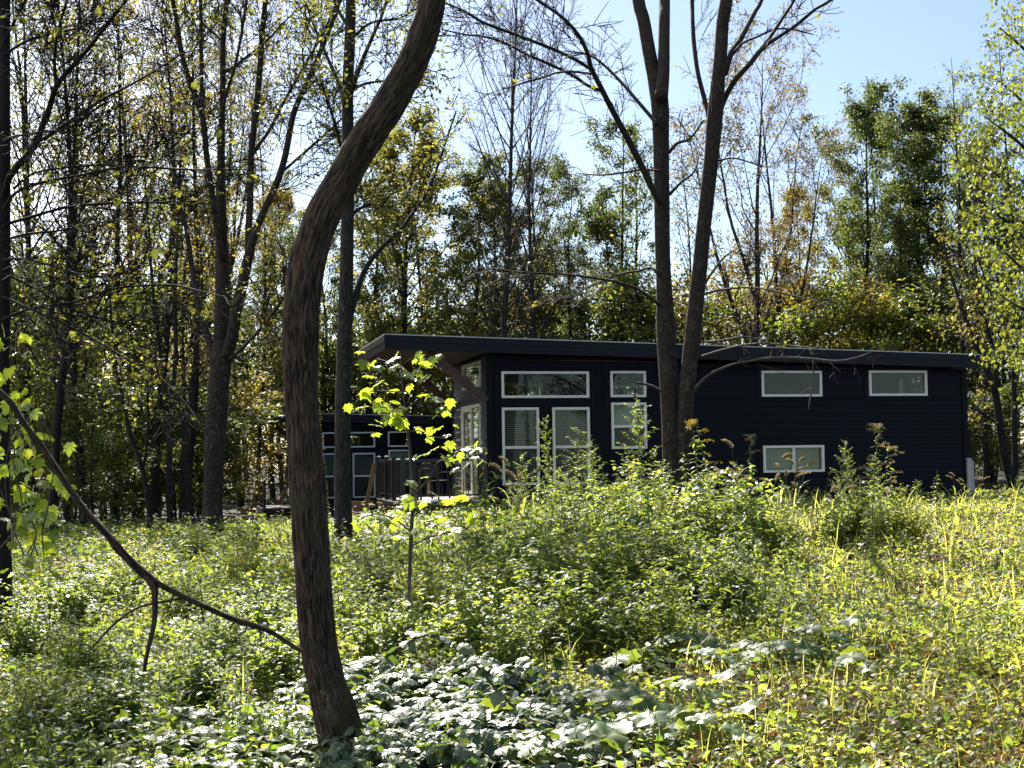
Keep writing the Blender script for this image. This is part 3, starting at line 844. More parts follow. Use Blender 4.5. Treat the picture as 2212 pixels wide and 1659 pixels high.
PROTO = {
    'green':  [make_tree(11, leafmat='leaf_green', per=7, nb=46, cb=.2, spread=3.0, lsize=.14), make_tree(12, leafmat='leaf_green', per=7, nb=44, spread=2.8, forks=1, cb=.2, lsize=.14)],
    'olive':  [make_tree(21, leafmat='leaf_olive', per=7, nb=46, cb=.2, spread=3.0, lsize=.14), make_tree(22, leafmat='leaf_green', per=6, nb=44, spread=2.7, profile='column', cb=.2, lsize=.13)],
    'gold':   [make_tree(31, leafmat='leaf_gold', per=6, nb=36, cb=.2, lsize=.14)],
    'slim':   [make_tree(41, leafmat='leaf_olive', per=1, nb=34, cb=.25, spread=2.0, r0=.12, lsize=.12, sub=4, twl=.9), make_tree(42, leafmat='leaf_green', per=1, nb=34, cb=.25, spread=2.1, r0=.13, lsize=.12, sub=4, twl=.9)],
    'thin':   [make_tree(45, leafmat='leaf_olive', per=2, nb=36, cb=.25, spread=2.6, r0=.14, lsize=.11, sub=5, twl=1.0), make_tree(46, leafmat='leaf_gold', per=2, nb=36, cb=.2, spread=2.6, r0=.14, lsize=.11, sub=5, twl=1.0, forks=1)],
    'airy':   [make_tree(51, leafmat='leaf_russet', per=2, nb=40, cb=.2, spread=3.4, el=(.85, 1.2), r0=.17, lsize=.11, profile='vase', bark='bark_gray', forks=2, sub=7, twl=1.0)],
    'bare':   [make_tree(61, leafmat='leaf_russet', per=.12, nb=44, cb=.26, spread=3.8, el=(.75, 1.15), r0=.16, profile='vase', bark='bark_gray', sub=8, twl=1.2, wander=.06, lsize=.1)],
    'spire':  [make_tree(71, leafmat='leaf_green', per=6, nb=54, cb=.15, spread=1.9, el=(.2, .8), profile='cone', lsize=.14)],
    'under':  [make_tree(81, H=5, r0=.05, cb=.12, spread=1.5, nb=26, el=(.1, .7), leafmat='leaf_lime', per=5, sub=4, lsize=.12, name='understory_tree', twl=.55),
               make_tree(82, H=5, r0=.05, cb=.1, spread=1.7, nb=26, el=(.1, .7), leafmat='leaf_green', per=6, sub=4, lsize=.12, name='understory_tree', twl=.55),
               make_tree(83, H=5, r0=.05, cb=.1, spread=1.6, nb=26, el=(.0, .7), leafmat='leaf_gold', per=5, sub=4, lsize=.11, name='understory_tree', twl=.55)],
}
USED = set()
NOMH = {'under': 5.0}

def place_tree(kind, px, Y, topy, label, group, cat='tree', var=0, wide=1.0, rz=None, seed=[0]):
    seed[0] += 1
    rng = np.random.default_rng(900 + seed[0])
    pr = PROTO[kind][var % len(PROTO[kind])]
    base = at(px, 1000, Y); gz = float(ground_z(base[0], base[1]))
    H = at(px, topy, Y)[2] - gz
    s = H / NOMH.get(kind, 16.0)
    o = pr if pr not in USED else copy_tree(pr)
    USED.add(pr)
    o.location = (base[0], base[1], gz)
    sw = s ** .75 * wide
    o.scale = (sw, sw, s)
    o.rotation_euler = (0, 0, rng.uniform(0, 6.28) if rz is None else rz)
    tag(o, label, cat, group)
    return o

G1 = 'trees behind the cabins'
BACK = [  # kind, px, distance, top py, label, variant, width
    ('green', 1000, 52, 345, 'dense green maple rising just behind the porch brace of the nearer cabin', 0, 1.0),
    ('olive', 1090, 50, 400, 'olive yellow maple behind the first tall window of the nearer cabin', 0, .95),
    ('green', 1180, 56, 325, 'dark green round-topped maple behind the wide transom window', 1, 1.0),
    ('olive', 1245, 50, 385, 'narrow olive maple behind the roof, left of the forked tree', 1, .8),
    ('olive', 860, 56, 245, 'yellow-topped maple whose crown shows right of the curved trunk', 0, 1.1),
    ('gold', 925, 62, 330, 'golden maple behind the roof end of the nearer cabin', 0, .9),
    ('olive', 790, 60, 300, 'olive maple partly hidden by the curved trunk', 1, 1.0),
    ('green', 1345, 58, 250, 'thin green maple seen just left of the forked tree', 1, .9),
    ('slim', 1400, 64, 240, 'slim maple standing straight behind the forked tree', 1, 1.0),
    ('slim', 1475, 60, 300, 'slim maple seen between the two stems of the forked tree', 0, .9),
    ('airy', 1635, 46, 150, 'airy vase-shaped tree with thin brownish leaves right of the forked tree', 0, 1.0),
    ('airy', 1700, 50, 175, 'airy twiggy tree with rusty leaves above the upper bedroom window', 0, .85),
    ('gold', 1760, 54, 395, 'golden maple behind the roof above the upper small window', 0, .75),
    ('green', 1855, 56, 190, 'tall green maple standing clear against the sky right of the airy tree', 0, .9),
    ('green', 1930, 60, 225, 'green maple with a broken top beside the tall green one', 1, .85),
    ('spire', 2010, 56, 198, 'dark green tree with a narrow pointed top against the sky', 0, 1.1),
    ('olive', 1975, 52, 300, 'olive maple below the pointed tree, behind the right roof end', 1, .85),
    ('green', 2075, 58, 225, 'bushy dark green maple between pointed tree and yellow-leaved tree', 0, .9),
    ('green', 2140, 50, 260, 'green maple rising over the right corner of the nearer cabin', 1, .9),
    ('olive', 2185, 54, 330, 'olive maple at the right edge behind the leaning trunk', 0, .9),
    ('bare', 1062, 44, -40, 'bare fan-branched tree rising behind the nearer cabin roof', 0, .85),
    ('bare', 1150, 47, 60, 'smaller leafless tree leaning right behind the wide transom', 0, .75),
    ('gold', 640, 66, 385, 'golden maple filling the gap left of the curved trunk', 0, .9),
    ('olive', 590, 70, 420, 'olive maple far behind the multi-stemmed tree', 1, .9),
    ('green', 700, 62, 430, 'green maple behind the far cabin roof, hidden by the curved trunk', 0, .9),
]
for k, (kind, px, Y, ty, lab, v, w) in enumerate(BACK):
    place_tree(kind, px, Y, ty, lab, G1, var=v, wide=w)

G2 = 'trees of the left wood'
LEFT = [
    ('slim', 112, 27, -160, 'dark straight tree, thick trunk second from the left edge', 0, 1.0),
    ('slim', 185, 30, -120, 'dark straight tree right of the thick second trunk', 1, 1.0),
    ('slim', 333, 30, -90, 'slender pale pole of a tree left of the forked poles', 0, .9),
    ('slim', 398, 34, -40, 'slender tree just left of the multi-stemmed trunk', 1, .9),
    ('thin', 250, 38, -60, 'tall thin-leaved olive tree above the dead branch', 1, .85),
    ('thin', 395, 46, 225, 'orange golden maple behind the multi-stemmed tree', 1, .95),
    ('thin', 60, 36, -120, 'tall olive tree near the left edge', 0, .9),
    ('airy', 300, 44, -60, 'twiggy tree with sparse brown leaves against the white sky', 0, .9),
    ('slim', 30, 32, -150, 'dark tree close to the left edge behind the big limbs', 1, .9),
    ('thin', 150, 48, 20, 'thin yellow-olive tree deep in the left wood', 1, 1.0),
    ('green', 520, 58, 330, 'green maple low behind the multi-stemmed tree', 1, .85),
    ('slim', 556, 62, 150, 'slim tree seen right of the multi-stemmed tree', 0, .8),
    ('airy', 470, 52, 40, 'airy tree directly behind the multi-stemmed tree', 0, .85),
    ('slim', 225, 42, 60, 'dark pole of a tree halfway along the dead branch', 0, .9),
]
for k, (kind, px, Y, ty, lab, v, w) in enumerate(LEFT):
    place_tree(kind, px, Y, ty, lab, G2, var=v, wide=w)

G3 = 'trees at the right edge'
for kind, px, Y, ty, lab, v, w in [
    ('slim', 2098, 40, 120, 'dark trunk just past the right end of the nearer cabin', 1, .8),
    ('slim', 2128, 43, 180, 'dark trunk second past the right end of the nearer cabin', 0, .8),
    ('slim', 2192, 41, 60, 'dark trunk right of the leaning tree', 1, .8)]:
    place_tree(kind, px, Y, ty, lab, G3, var=v, wide=w)

# understory: bushy young trees, each a thing
rng = np.random.default_rng(5)
G4 = 'young trees under the wood'
UND = [(70, 30, 610, 1), (150, 34, 560, 0), (250, 37, 640, 1), (345, 42, 600, 1), (20, 40, 560, 1), (200, 28, 820, 1), (30, 33, 780, 0), (95, 38, 720, 2), (160, 35, 800, 0), (225, 44, 760, 2), (290, 40, 800, 1), (340, 47, 730, 2), (380, 41, 820, 0), (430, 50, 760, 2), (425, 48, 810, 2), (560, 68, 780, 1),
       (445, 46, 900, 0), (630, 68, 760, 2), (700, 64, 760, 1), (760, 63, 700, 0), (830, 64, 720, 2), (890, 62, 680, 1), (950, 58, 730, 0), (1020, 56, 640, 1), (1130, 54, 620, 2), (1230, 55, 640, 1),
       (1320, 54, 600, 0), (1400, 56, 620, 1), (1530, 54, 600, 2), (1590, 52, 640, 0), (1670, 55, 620, 1), (1760, 51, 600, 2), (1830, 48, 620, 0), (1890, 49, 640, 2), (1960, 50, 640, 0), (2040, 49, 620, 1),
       (2100, 50, 800, 2), (2150, 46, 850, 0), (2190, 43, 830, 1), (60, 46, 690, 1), (190, 52, 680, 0), (470, 72, 660, 1)]
ZONE = [(0, 420, 'in the wood left of the multi-stemmed trunk'), (420, 660, 'between multi-stemmed tree and far cabin'), (660, 1000, 'behind the far cabin'), (1000, 1480, 'behind the nearer cabin, left of the forked tree'),
        (1480, 2085, 'behind the nearer cabin, right of the forked tree'), (2085, 2300, 'past the right end of the nearer cabin')]
KN = ['lime green', 'dark green', 'golden']
for px, Y, ty, v in UND:
    z = [t for a, b_, t in ZONE if a <= px < b_][0]
    place_tree('under', px, Y, ty, f'bushy {KN[v]} young tree {z}', f'{KN[v]} young trees {z}', 'young tree', var=v, wide=1.25 if Y > 40 else 1.0)

# far wood as one mass behind everything, plus unseen trees added behind the camera
def far_wood():
    rng = np.random.default_rng(77)
    tb, cbm = MB(), MB()
    P = []
    for k in range(190):
        Y = rng.uniform(70, 115); x = rng.uniform(-.52, .52) * Y
        if k >= 150: Y = rng.uniform(-48, -26); x = rng.uniform(-34, 34)  # extra unseen trees behind the camera, added to darken the window reflections
        H = rng.uniform(8, 13) if x > -.1 * Y else rng.uniform(7, 12)
        z0 = float(ground_z(x, Y))
        tb.tube(np.array([[x, Y, z0 - .2], [x + rng.normal(0, .3), Y, z0 + H * .5], [x + rng.normal(0, .5), Y, z0 + H]]), [.16, .11, .03], 5, False)
        m = 420
        t = rng.uniform(0, 1, m) ** .8
        rr = 2.6 * np.sin(pi * (.08 + .86 * t)) * rng.uniform(.2, 1, m) ** .5
        a = rng.uniform(0, 2 * pi, m)
        cl = rng.normal(0, 1.2, (14, 3)); pick = rng.integers(0, 14, m)
        q = np.stack([x + rr * np.cos(a), Y + rr * np.sin(a), z0 + H * (.08 + .95 * t)], -1) + cl[pick] * .5
        P.append(q)
    P = np.concatenate(P); n = len(P)
    cbm.scatter(RHOMB, P, rots(rng.uniform(0, 6.28, n), rng.normal(-.3, .5, n), rng.normal(0, .5, n)), .26 * rng.uniform(.6, 1.3, n))
    o = tb.build('distant_wood', MAT['bark_dark']); tag(o, 'far wood closing the view behind cabins and nearer trees, plus unseen trees added behind the camera', 'wood', kind='stuff')
    cbm.build('canopy', MAT['leaf_olive'], o)
far_wood()

# ------------------------------------------------------------------ trees traced from the photo, given their own distance and thickness
def traced(mb, pts, Y, bow=0.0, k=10, step=.12, ridge=0.0, ridges=9):
    """limb through photo points (px, py, width px) standing Y metres off; bow swings its free end nearer (-) or farther (+)"""
    n = len(pts); P, W = [], []
    for i, (px, py, w) in enumerate(pts):
        y = Y + bow * (i / max(1, n - 1)) ** 1.3
        P.append(at(px, py, y)); W.append(w * y / FPX / 2)
    q, w = smooth_path(P, W, step)
    mb.tube(q, w, k, True, ridge, None, ridges)
    return q, w

def tree_root(name, p):
    return empty(name, (float(p[0]), float(p[1]), float(p[2])))

def local(mb, root):
    """shift a builder's vertices into a thing's own frame"""
    mb.V = [v - np.array(root.location) for v in mb.V]
    return mb

def overhead(rng, b, q, n, ln, leafy, name_mat, root, lsize=.11, per=2, lo=.6):
    """the crown above the frame: limbs from the upper trunk with leafy twigs; it dapples the ground"""
    tips = []
    for i in range(n):
        j = int(len(q) * (lo + (1 - lo) * i / n)); az = i * 2.4 + rng.uniform(-.4, .4)
        br = grow(rng, q[min(j, len(q) - 1)], np.array([cos(az), sin(az), .45]), ln * rng.uniform(.7, 1.2), 7, .12, .02)
        b.tube(br, np.linspace(.035, .008, len(br)), 5, False); tips.append(br[2:])
        twigs_on(rng, b, br, .014, 6, .9, tips=tips, rmin=.006)
    return tips

# curved tree, nearest
b = MB()
YC = 6.75
CURVE = [(778, 1760, 160), (763, 1700, 130), (745, 1630, 108), (724, 1545, 92), (705, 1480, 81), (690, 1410, 78), (681, 1330, 76), (676, 1250, 75), (671, 1170, 76), (667, 1090, 77), (662, 1010, 74), (657, 940, 71), (652, 870, 71),
         (650, 790, 74), (650, 710, 77), (657, 620, 77), (667, 560, 76), (683, 505, 75), (705, 450, 74), (734, 400, 72), (766, 340, 72), (800, 285, 72), (831, 240, 71), (859, 192, 69), (885, 145, 67), (910, 85, 65), (927, 30, 60), (937, -40, 56), (946, -140, 52), (950, -300, 46), (948, -520, 40)]
q, w = traced(b, CURVE, YC, .35, 64, .018, .05, 19)
rng = np.random.default_rng(3)
curved = tree_root('curved_tree', q[0])
cq = q
local(b, curved).build('trunk', MAT['bark_curved'], curved)
tag(curved, 'dark curved trunk leaning right overhead, nearest tree, in front of far cabin', 'tree')
bb = MB(); tips = []
for i in range(9):
    p0 = q[-1 - i * 4]
    br = grow(rng, p0, np.array([rng.normal(0, 1), rng.normal(0, 1), .7]), rng.uniform(2.5, 4), 8, .12, .03)
    bb.tube(br, np.linspace(.035, .008, len(br)), 6, False); twigs_on(rng, bb, br, .015, 6, .9, tips=tips)
local(bb, curved).build('limb', MAT['bark_dark'], curved)
lc = MB(); leaf_cloud(rng, lc, tips, 1, .11, MAPLE, .08); local(lc, curved).build('crown', MAT['leaf_olive'], curved)
# small moss tufts and bark lichen on the lit side of the lower trunk
ms = MB()
n = 2600
ii = rng.integers(int(len(q) * .10), int(len(q) * .46), n); a = rng.normal(.35, .5, n)
rr = np.array([w[i] for i in ii])
pos = q[ii] + np.stack([np.cos(a), -np.sin(a) * .6 + .15, rng.uniform(-.02, .02, n)], -1) * rr[:, None] * 1.0
ms.scatter(RHOMB, pos, rots(rng.uniform(0, 6.28, n), rng.uniform(-1.2, 1.2, n), rng.uniform(-1, 1, n)), rng.uniform(.008, .022, n))
leaf_mat('moss', [(.10, .10, .03), (.16, .15, .06), (.20, .17, .09)], [(.2, .2, .05), (.25, .22, .08), (.2, .18, .08)], .3, .8, .2)
local(ms, curved).build('moss', MAT['moss'], curved)

# straight tree behind the curved one
b = MB(); YS = 22.0; tips = []
q, w = traced(b, [(742, 1190, 44), (741, 1100, 38), (740, 1000, 36), (741, 900, 34), (743, 800, 33), (745, 700, 32), (748, 600, 30), (750, 500, 28), (752, 400, 27), (752, 300, 26), (751, 200, 25), (755, 100, 24), (758, 0, 22), (762, -150, 19), (766, -400, 12)], YS, 0, 14, .12, .03, 11)
root = tree_root('straight_tree', q[0])
for pts, bow in (([(752, 690, 20), (768, 640, 15), (785, 590, 12), (815, 545, 10), (862, 500, 8), (900, 448, 7), (930, 400, 6), (955, 330, 5), (985, 240, 4)], 2.0),
                 ([(752, 470, 9), (775, 452, 8), (800, 440, 5)], .5),
                 ([(752, 220, 13), (775, 150, 10), (800, 90, 8), (830, 20, 6), (850, -60, 4)], -1.5), ([(752, 260, 12), (735, 190, 9), (705, 120, 7), (680, 60, 6), (650, -20, 4)], 1.5),
                 ([(751, 200, 8), (790, 180, 6), (850, 172, 5), (905, 150, 4)], -1.0), ([(754, 60, 9), (730, 20, 7), (700, -60, 4)], 1), ([(740, 330, 7), (715, 240, 6), (690, 170, 4)], -1), ([(755, 90, 8), (800, 50, 6), (860, 40, 5), (900, 20, 3)], 1.5)):
    qq, ww = traced(b, pts, YS, bow, 7, .15); twigs_on(rng, b, qq, ww[0] * .4, 14, 1.1, tips=tips, rmin=.008)
up_ = q[-1] + np.array([[.05 * k, .1 * k, .8 * k] for k in range(1, 6)]); b.tube(np.vstack([q[-1:], up_]), [.045, .04, .035, .03, .02, .01], 6, False)
tips_up = overhead(rng, b, np.vstack([q[-20:], up_]), 7, 2.4, 1, None, None, lo=.1)
local(b, root).build('trunk', MAT['bark_gray'], root)
lc = MB(); leaf_cloud(rng, lc, tips[::2], 2, .08, RHOMB, .12); leaf_cloud(rng, lc, tips_up, 2, .12, RHOMB, .15); local(lc, root).build('crown', MAT['leaf_olive'], root)
tag(root, 'straight gray trunk right beside the curved trunk, in front of the far cabin windows', 'tree')

# multi-stemmed tree on the left
b = MB(); YM = 26.0; tips = []
q, w = traced(b, [(457, 1150, 58), (458, 1115, 46), (461, 1040, 42), (464, 960, 46), (468, 900, 47), (472, 840, 46), (477, 790, 46), (480, 750, 40), (479, 700, 34), (480, 640, 32), (480, 575, 30), (478, 500, 26), (477, 400, 20), (478, 300, 16), (481, 200, 13), (482, 90, 12), (490, 0, 11), (497, -140, 8), (500, -320, 5)], YM, .3, 16, .12, .03, 11)
root = tree_root('multi_stemmed_tree', q[0])
STEMS = [([(488, 772, 30), (500, 735, 27), (512, 665, 25), (524, 615, 24), (537, 555, 22), (552, 500, 17), (573, 450, 16), (600, 390, 15), (617, 333, 14), (633, 250, 13), (653, 200, 12), (683, 133, 11), (717, 50, 10), (733, 0, 9), (760, -120, 5)], -1.8),
         ([(466, 790, 22), (458, 755, 19), (440, 700, 16), (424, 635, 14), (412, 560, 12), (400, 480, 10), (380, 380, 7), (350, 280, 5)], 2.0),
         ([(536, 560, 16), (537, 500, 15), (540, 433, 15), (543, 333, 14), (550, 267, 14), (560, 167, 13), (567, 67, 12), (573, 0, 11), (580, -150, 7)], 1.2),
         ([(480, 560, 17), (470, 500, 15), (458, 420, 14), (446, 333, 13), (437, 250, 13), (413, 183, 12), (393, 117, 11), (380, 33, 10), (373, 0, 10), (360, -130, 6)], -1.5),
         ([(439, 265, 10), (436, 200, 10), (435, 130, 9), (433, 0, 8), (430, -120, 5)], 1.0),
         ([(478, 260, 8), (488, 205, 7), (503, 160, 7), (517, 100, 6), (533, 0, 6), (545, -100, 4)], -.8),
         ([(548, 330, 9), (565, 305, 8), (583, 280, 8), (610, 227, 7), (653, 150, 7), (700, 67, 6), (725, 10, 4)], 1.5),
         ([(605, 375, 7), (640, 345, 6), (680, 310, 6), (717, 277, 5), (745, 250, 4)], -1.0),
         ([(492, 780, 10), (515, 760, 8), (550, 725, 7), (575, 695, 6), (598, 665, 5), (620, 630, 3)], -2.5)]
for pts, bow in STEMS:
    qq, ww = traced(b, pts, YM, bow, 9, .14); twigs_on(rng, b, qq, ww[len(ww) // 2] * .35, 20, 1.3, lo=.3, tips=tips, rmin=.009)
tips_up = overhead(rng, b, q[-40:], 7, 2.6, 1, None, None, lo=.1)
local(b, root).build('trunk', MAT['bark_smooth'], root)
lc = MB(); leaf_cloud(rng, lc, tips_up, 1, .12, RHOMB, .15); leaf_cloud(rng, lc, tips[::2], 1, .09, RHOMB, .15); local(lc, root).build('crown', MAT['leaf_olive'], root)
tag(root, 'gray trunk dividing into many upright stems, left of the far cabin', 'tree')

# forked tree in front of the nearer cabin
b = MB(); YF = 24.0; tips = []
root = tree_root('forked_tree', at(1462, 1100, YF))
q, w = traced(b, [(1452, 1110, 52), (1451, 1045, 40), (1449, 960, 38), (1446, 880, 37), (1443, 800, 40), (1440, 740, 42), (1437, 680, 40), (1434, 610, 34), (1431, 540, 33), (1430, 460, 34), (1429, 380, 34), (1428, 300, 36), (1426, 230, 39), (1420, 190, 38), (1412, 160, 31), (1400, 100, 29), (1390, 43, 28), (1379, 0, 27), (1366, -120, 22), (1350, -300, 14)], YF, .6, 18, .1, .025, 9)
STEMS = [([(1472, 1110, 44), (1473, 1045, 30), (1476, 960, 32), (1481, 880, 34), (1488, 800, 35), (1497, 720, 35), (1505, 640, 34), (1512, 575, 33), (1519, 500, 32), (1528, 420, 32), (1537, 340, 32), (1543, 270, 35), (1548, 215, 34), (1552, 165, 30), (1557, 110, 29), (1561, 50, 28), (1569, 0, 28), (1585, -130, 22), (1600, -320, 12)], -.5, 18, 6),
         ([(1428, 215, 30), (1433, 160, 27), (1434, 100, 26), (1435, 40, 25), (1436, 0, 24), (1440, -130, 19), (1445, -320, 10)], 1.6, 14, 6),
         ([(1428, 440, 16), (1414, 418, 15), (1390, 367, 15), (1370, 327, 15), (1347, 283, 14), (1320, 233, 13), (1297, 187, 12), (1277, 147, 11), (1270, 117, 10), (1250, 77, 9), (1214, 37, 7), (1160, 0, 6), (1090, -50, 4)], -3.5, 8, 16),
         ([(1277, 150, 8), (1245, 130, 8), (1204, 110, 8), (1120, 77, 7), (1047, 50, 7), (1005, 25, 5), (964, 7, 4)], -5.0, 7, 16),
         ([(1300, 197, 8), (1270, 185, 7), (1237, 163, 7), (1190, 140, 7), (1137, 117, 6), (1094, 95, 6), (1050, 80, 5), (1000, 74, 4), (954, 63, 3)], -2.0, 7, 16),
         ([(1276, 160, 6), (1240, 155, 6), (1204, 157, 5), (1170, 168, 5), (1137, 177, 5), (1087, 193, 3)], -3.8, 6, 10),
         ([(1420, 268, 11), (1407, 253, 9), (1370, 210, 8), (1347, 183, 7), (1304, 140, 6), (1270, 118, 5), (1220, 110, 3)], 2.0, 7, 12),
         ([(1546, 262, 15), (1565, 213, 13), (1588, 173, 12), (1618, 140, 11), (1648, 103, 11), (1678, 82, 9), (1708, 63, 8), (1735, 42, 8), (1761, 20, 7), (1795, 0, 7), (1850, -50, 5)], -2.5, 8, 6),
         ([(1536, 275, 14), (1530, 245, 12), (1522, 215, 11), (1508, 160, 10), (1502, 120, 10), (1498, 83, 10), (1496, 40, 9), (1495, 0, 9), (1492, -140, 5)], 1.8, 8, 8),
         ([(1565, 160, 16), (1578, 117, 14), (1595, 93, 13), (1606, 72, 12), (1618, 50, 11), (1631, 25, 10), (1645, 0, 9), (1670, -80, 6)], 1.5, 8, 6),
         ([(1645, 105, 9), (1660, 85, 8), (1675, 63, 8), (1690, 40, 7), (1701, 23, 7), (1715, 0, 6), (1735, -60, 4)], -3.0, 6, 5),
         ([(1585, 115, 7), (1605, 93, 6), (1635, 80, 5), (1675, 63, 5), (1708, 63, 4), (1735, 69, 4), (1758, 75, 2)], .8, 6, 4),
         ([(1425, 660, 9), (1414, 650, 7), (1387, 630, 6), (1354, 615, 6), (1304, 604, 5), (1250, 596, 5), (1204, 592, 5), (1137, 589, 4), (1064, 582, 3)], -2.0, 6, 16),
         ([(1425, 595, 8), (1407, 578, 6), (1380, 585, 5), (1340, 592, 5), (1290, 612, 4), (1230, 640, 3), (1180, 655, 2)], 2.0, 5, 14),
         ([(1426, 370, 6), (1390, 366, 5), (1350, 372, 5), (1300, 378, 4), (1245, 375, 2)], 1.5, 5, 8),
         ([(1445, 330, 8), (1462, 310, 7), (1490, 300, 5), (1520, 260, 4)], -1, 5, 5),
         ([(1446, 420, 8), (1470, 395, 6), (1500, 370, 5), (1510, 330, 3)], 1, 5, 5),
         ([(1538, 350, 7), (1560, 345, 5), (1590, 342, 4), (1650, 360, 3), (1675, 358, 2)], -1.5, 5, 6),
         ([(1505, 640, 8), (1530, 600, 6), (1560, 560, 5), (1585, 540, 3)], 1.5, 5, 6)]
for pts, bow, kk, nt in STEMS:
    qq, ww = traced(b, pts, YF, bow, kk, .12, .02 if kk > 12 else 0, 9)
    twigs_on(rng, b, qq, ww[len(ww) // 2] * .35, nt, 1.05, lo=.35 if kk > 12 else .2, tips=tips, rmin=.0075)
local(b, root).build('trunk', MAT['bark_smooth'], root)
lb = MB()
LOW = [([(1500, 845, 10), (1507, 833, 8), (1525, 815, 7), (1544, 803, 7), (1583, 787, 6), (1613, 781, 6), (1646, 775, 6), (1688, 772, 6), (1747, 775, 6), (1807, 780, 5), (1852, 772, 4), (1884, 760, 3)], -2.2, 9),
       ([(1426, 844, 7), (1412, 836, 6), (1401, 832, 6), (1385, 828, 5), (1370, 826, 4)], -1.2, 0), ([(1371, 827, 4), (1372, 840, 4), (1371, 852, 4), (1371, 866, 4)], .1, 0),
       ([(1516, 770, 6), (1560, 756, 5), (1610, 745, 5), (1660, 742, 4), (1720, 748, 3), (1770, 752, 2)], -2.0, 12), ([(1512, 740, 5), (1560, 735, 4), (1620, 728, 3), (1690, 752, 2)], -1.5, 12),
       ([(1505, 640, 6), (1560, 626, 5), (1630, 622, 4), (1720, 640, 3), (1800, 660, 2)], -2.0, 12), ([(1756, 776, 3), (1757, 800, 3), (1756, 830, 3), (1750, 862, 3), (1747, 885, 4)], -.05, 1),
       ([(1786, 778, 3), (1800, 790, 3), (1815, 803, 3)], .1, 2)]
for pts, bow, nt in LOW:
    Y0 = YF - 1.2 if len(pts) == 4 and pts[0][0] == 1371 else (YF - 1.4 if pts[0][0] in (1756, 1786) else YF - .15)
    qq, ww = traced(lb, pts, Y0, bow, 6, .08)
    if nt: twigs_on(rng, lb, qq, ww[0] * .35, max(1, int(nt * .8)), .6, lo=.25, rmin=.005, up=-.01)
local(lb, root).build('low_branch', MAT['bark_twig'], root)
lc = MB(); leaf_cloud(rng, lc, tips[::90], 1, .085, MAPLE, .03); local(lc, root).build('leaves', MAT['leaf_gold'], root)
tag(root, 'tall forked maple with two bare stems standing before the nearer cabin', 'tree')

# leaning dark tree by the right end of the cabin
b = MB(); YL = 36.0; tips = []
q, w = traced(b, [(2196, 1090, 24), (2190, 1060, 20), (2173, 998, 18), (2164, 950, 17), (2158, 900, 17), (2150, 850, 16), (2138, 815, 15), (2119, 769, 13), (2103, 735, 11), (2085, 690, 10), (2070, 640, 8), (2050, 580, 6), (2035, 500, 4)], YL, 1, 10, .15, .04)
root = tree_root('leaning_tree', q[0])
for pts, bow in (([(2150, 850, 9), (2152, 790, 8), (2142, 740, 7), (2130, 690, 6), (2128, 620, 4)], -1), ([(2119, 769, 7), (2095, 740, 6), (2080, 700, 4)], 1), ([(2160, 920, 6), (2120, 890, 4), (2095, 880, 3)], -.5)):
    qq, ww = traced(b, pts, YL, bow, 6, .2); twigs_on(rng, b, qq, .02, 8, 1.0, tips=tips, rmin=.006)
twigs_on(rng, b, q, .02, 12, 1.3, lo=.55, tips=tips, rmin=.006)
local(b, root).build('trunk', MAT['bark_dark'], root)
lc = MB(); leaf_cloud(rng, lc, tips[::2], 2, .11, RHOMB, .15); local(lc, root).build('crown', MAT['leaf_gold'], root)
tag(root, 'dark leaning trunk curving left past the right end of the nearer cabin', 'tree')

# forked poles left
b = MB(); YP = 29.0; tips = []
q, w = traced(b, [(368, 1130, 18), (367, 1080, 15), (366, 1000, 14), (366, 930, 14), (366, 885, 13), (375, 820, 10), (380, 740, 9), (378, 640, 8), (382, 540, 7), (388, 420, 6), (392, 280, 4)], YP, .5, 9, .15)
root = tree_root('twin_pole_tree', q[0])
qq, ww = traced(b, [(366, 890, 9), (358, 840, 9), (347, 770, 8), (340, 700, 7), (328, 600, 6), (322, 500, 5), (310, 360, 4)], YP, -1, 8, .15)
for a in (q, qq): twigs_on(rng, b, a, .02, 14, 1.0, lo=.4, tips=tips, rmin=.006)
local(b, root).build('trunk', MAT['bark_gray'], root)
lc = MB(); leaf_cloud(rng, lc, tips[::2], 2, .10, RHOMB, .15); local(lc, root).build('crown', MAT['leaf_lime'], root)
tag(root, 'thin gray tree splitting into two poles low down, left of multi-stemmed trunk', 'tree')
b = MB(); tips = []
q, w = traced(b, [(412, 1125, 18), (408, 1060, 14), (404, 980, 13), (410, 900, 12), (416, 830, 11), (424, 760, 9), (432, 690, 8), (436, 600, 6), (430, 480, 4)], 30.0, -.5, 9, .15)
root = tree_root('crooked_pole_tree', q[0])
qq, ww = traced(b, [(392, 1130, 14), (393, 1040, 10), (396, 960, 9), (398, 880, 8), (397, 800, 7), (394, 700, 6), (400, 560, 4)], 30.4, .5, 8, .15)
for a in (q, qq): twigs_on(rng, b, a, .02, 14, 1.0, lo=.4, tips=tips, rmin=.006)
local(b, root).build('trunk', MAT['bark_gray'], root)
lc = MB(); leaf_cloud(rng, lc, tips[::2], 2, .10, RHOMB, .15); local(lc, root).build('crown', MAT['leaf_gold'], root)
tag(root, 'crooked slender pair of poles immediately left of the multi-stemmed trunk', 'tree')
b = MB(); tips = []
q, w = traced(b, [(326, 1140, 15), (322, 1100, 12), (315, 1050, 11), (306, 1010, 11), (296, 975, 10), (281, 940, 9), (268, 880, 8), (257, 820, 8), (250, 770, 6), (240, 690, 5), (236, 600, 3)], 24.0, .5, 8, .12)
root = tree_root('bent_sapling', q[0])
qq, ww = traced(b, [(308, 1015, 7), (318, 960, 6), (320, 900, 5), (318, 820, 4), (310, 740, 2)], 24.1, -.5, 6, .15)
for a in (q, qq): twigs_on(rng, b, a, .015, 12, .8, lo=.3, tips=tips, rmin=.005)
local(b, root).build('trunk', MAT['bark_dark'], root)
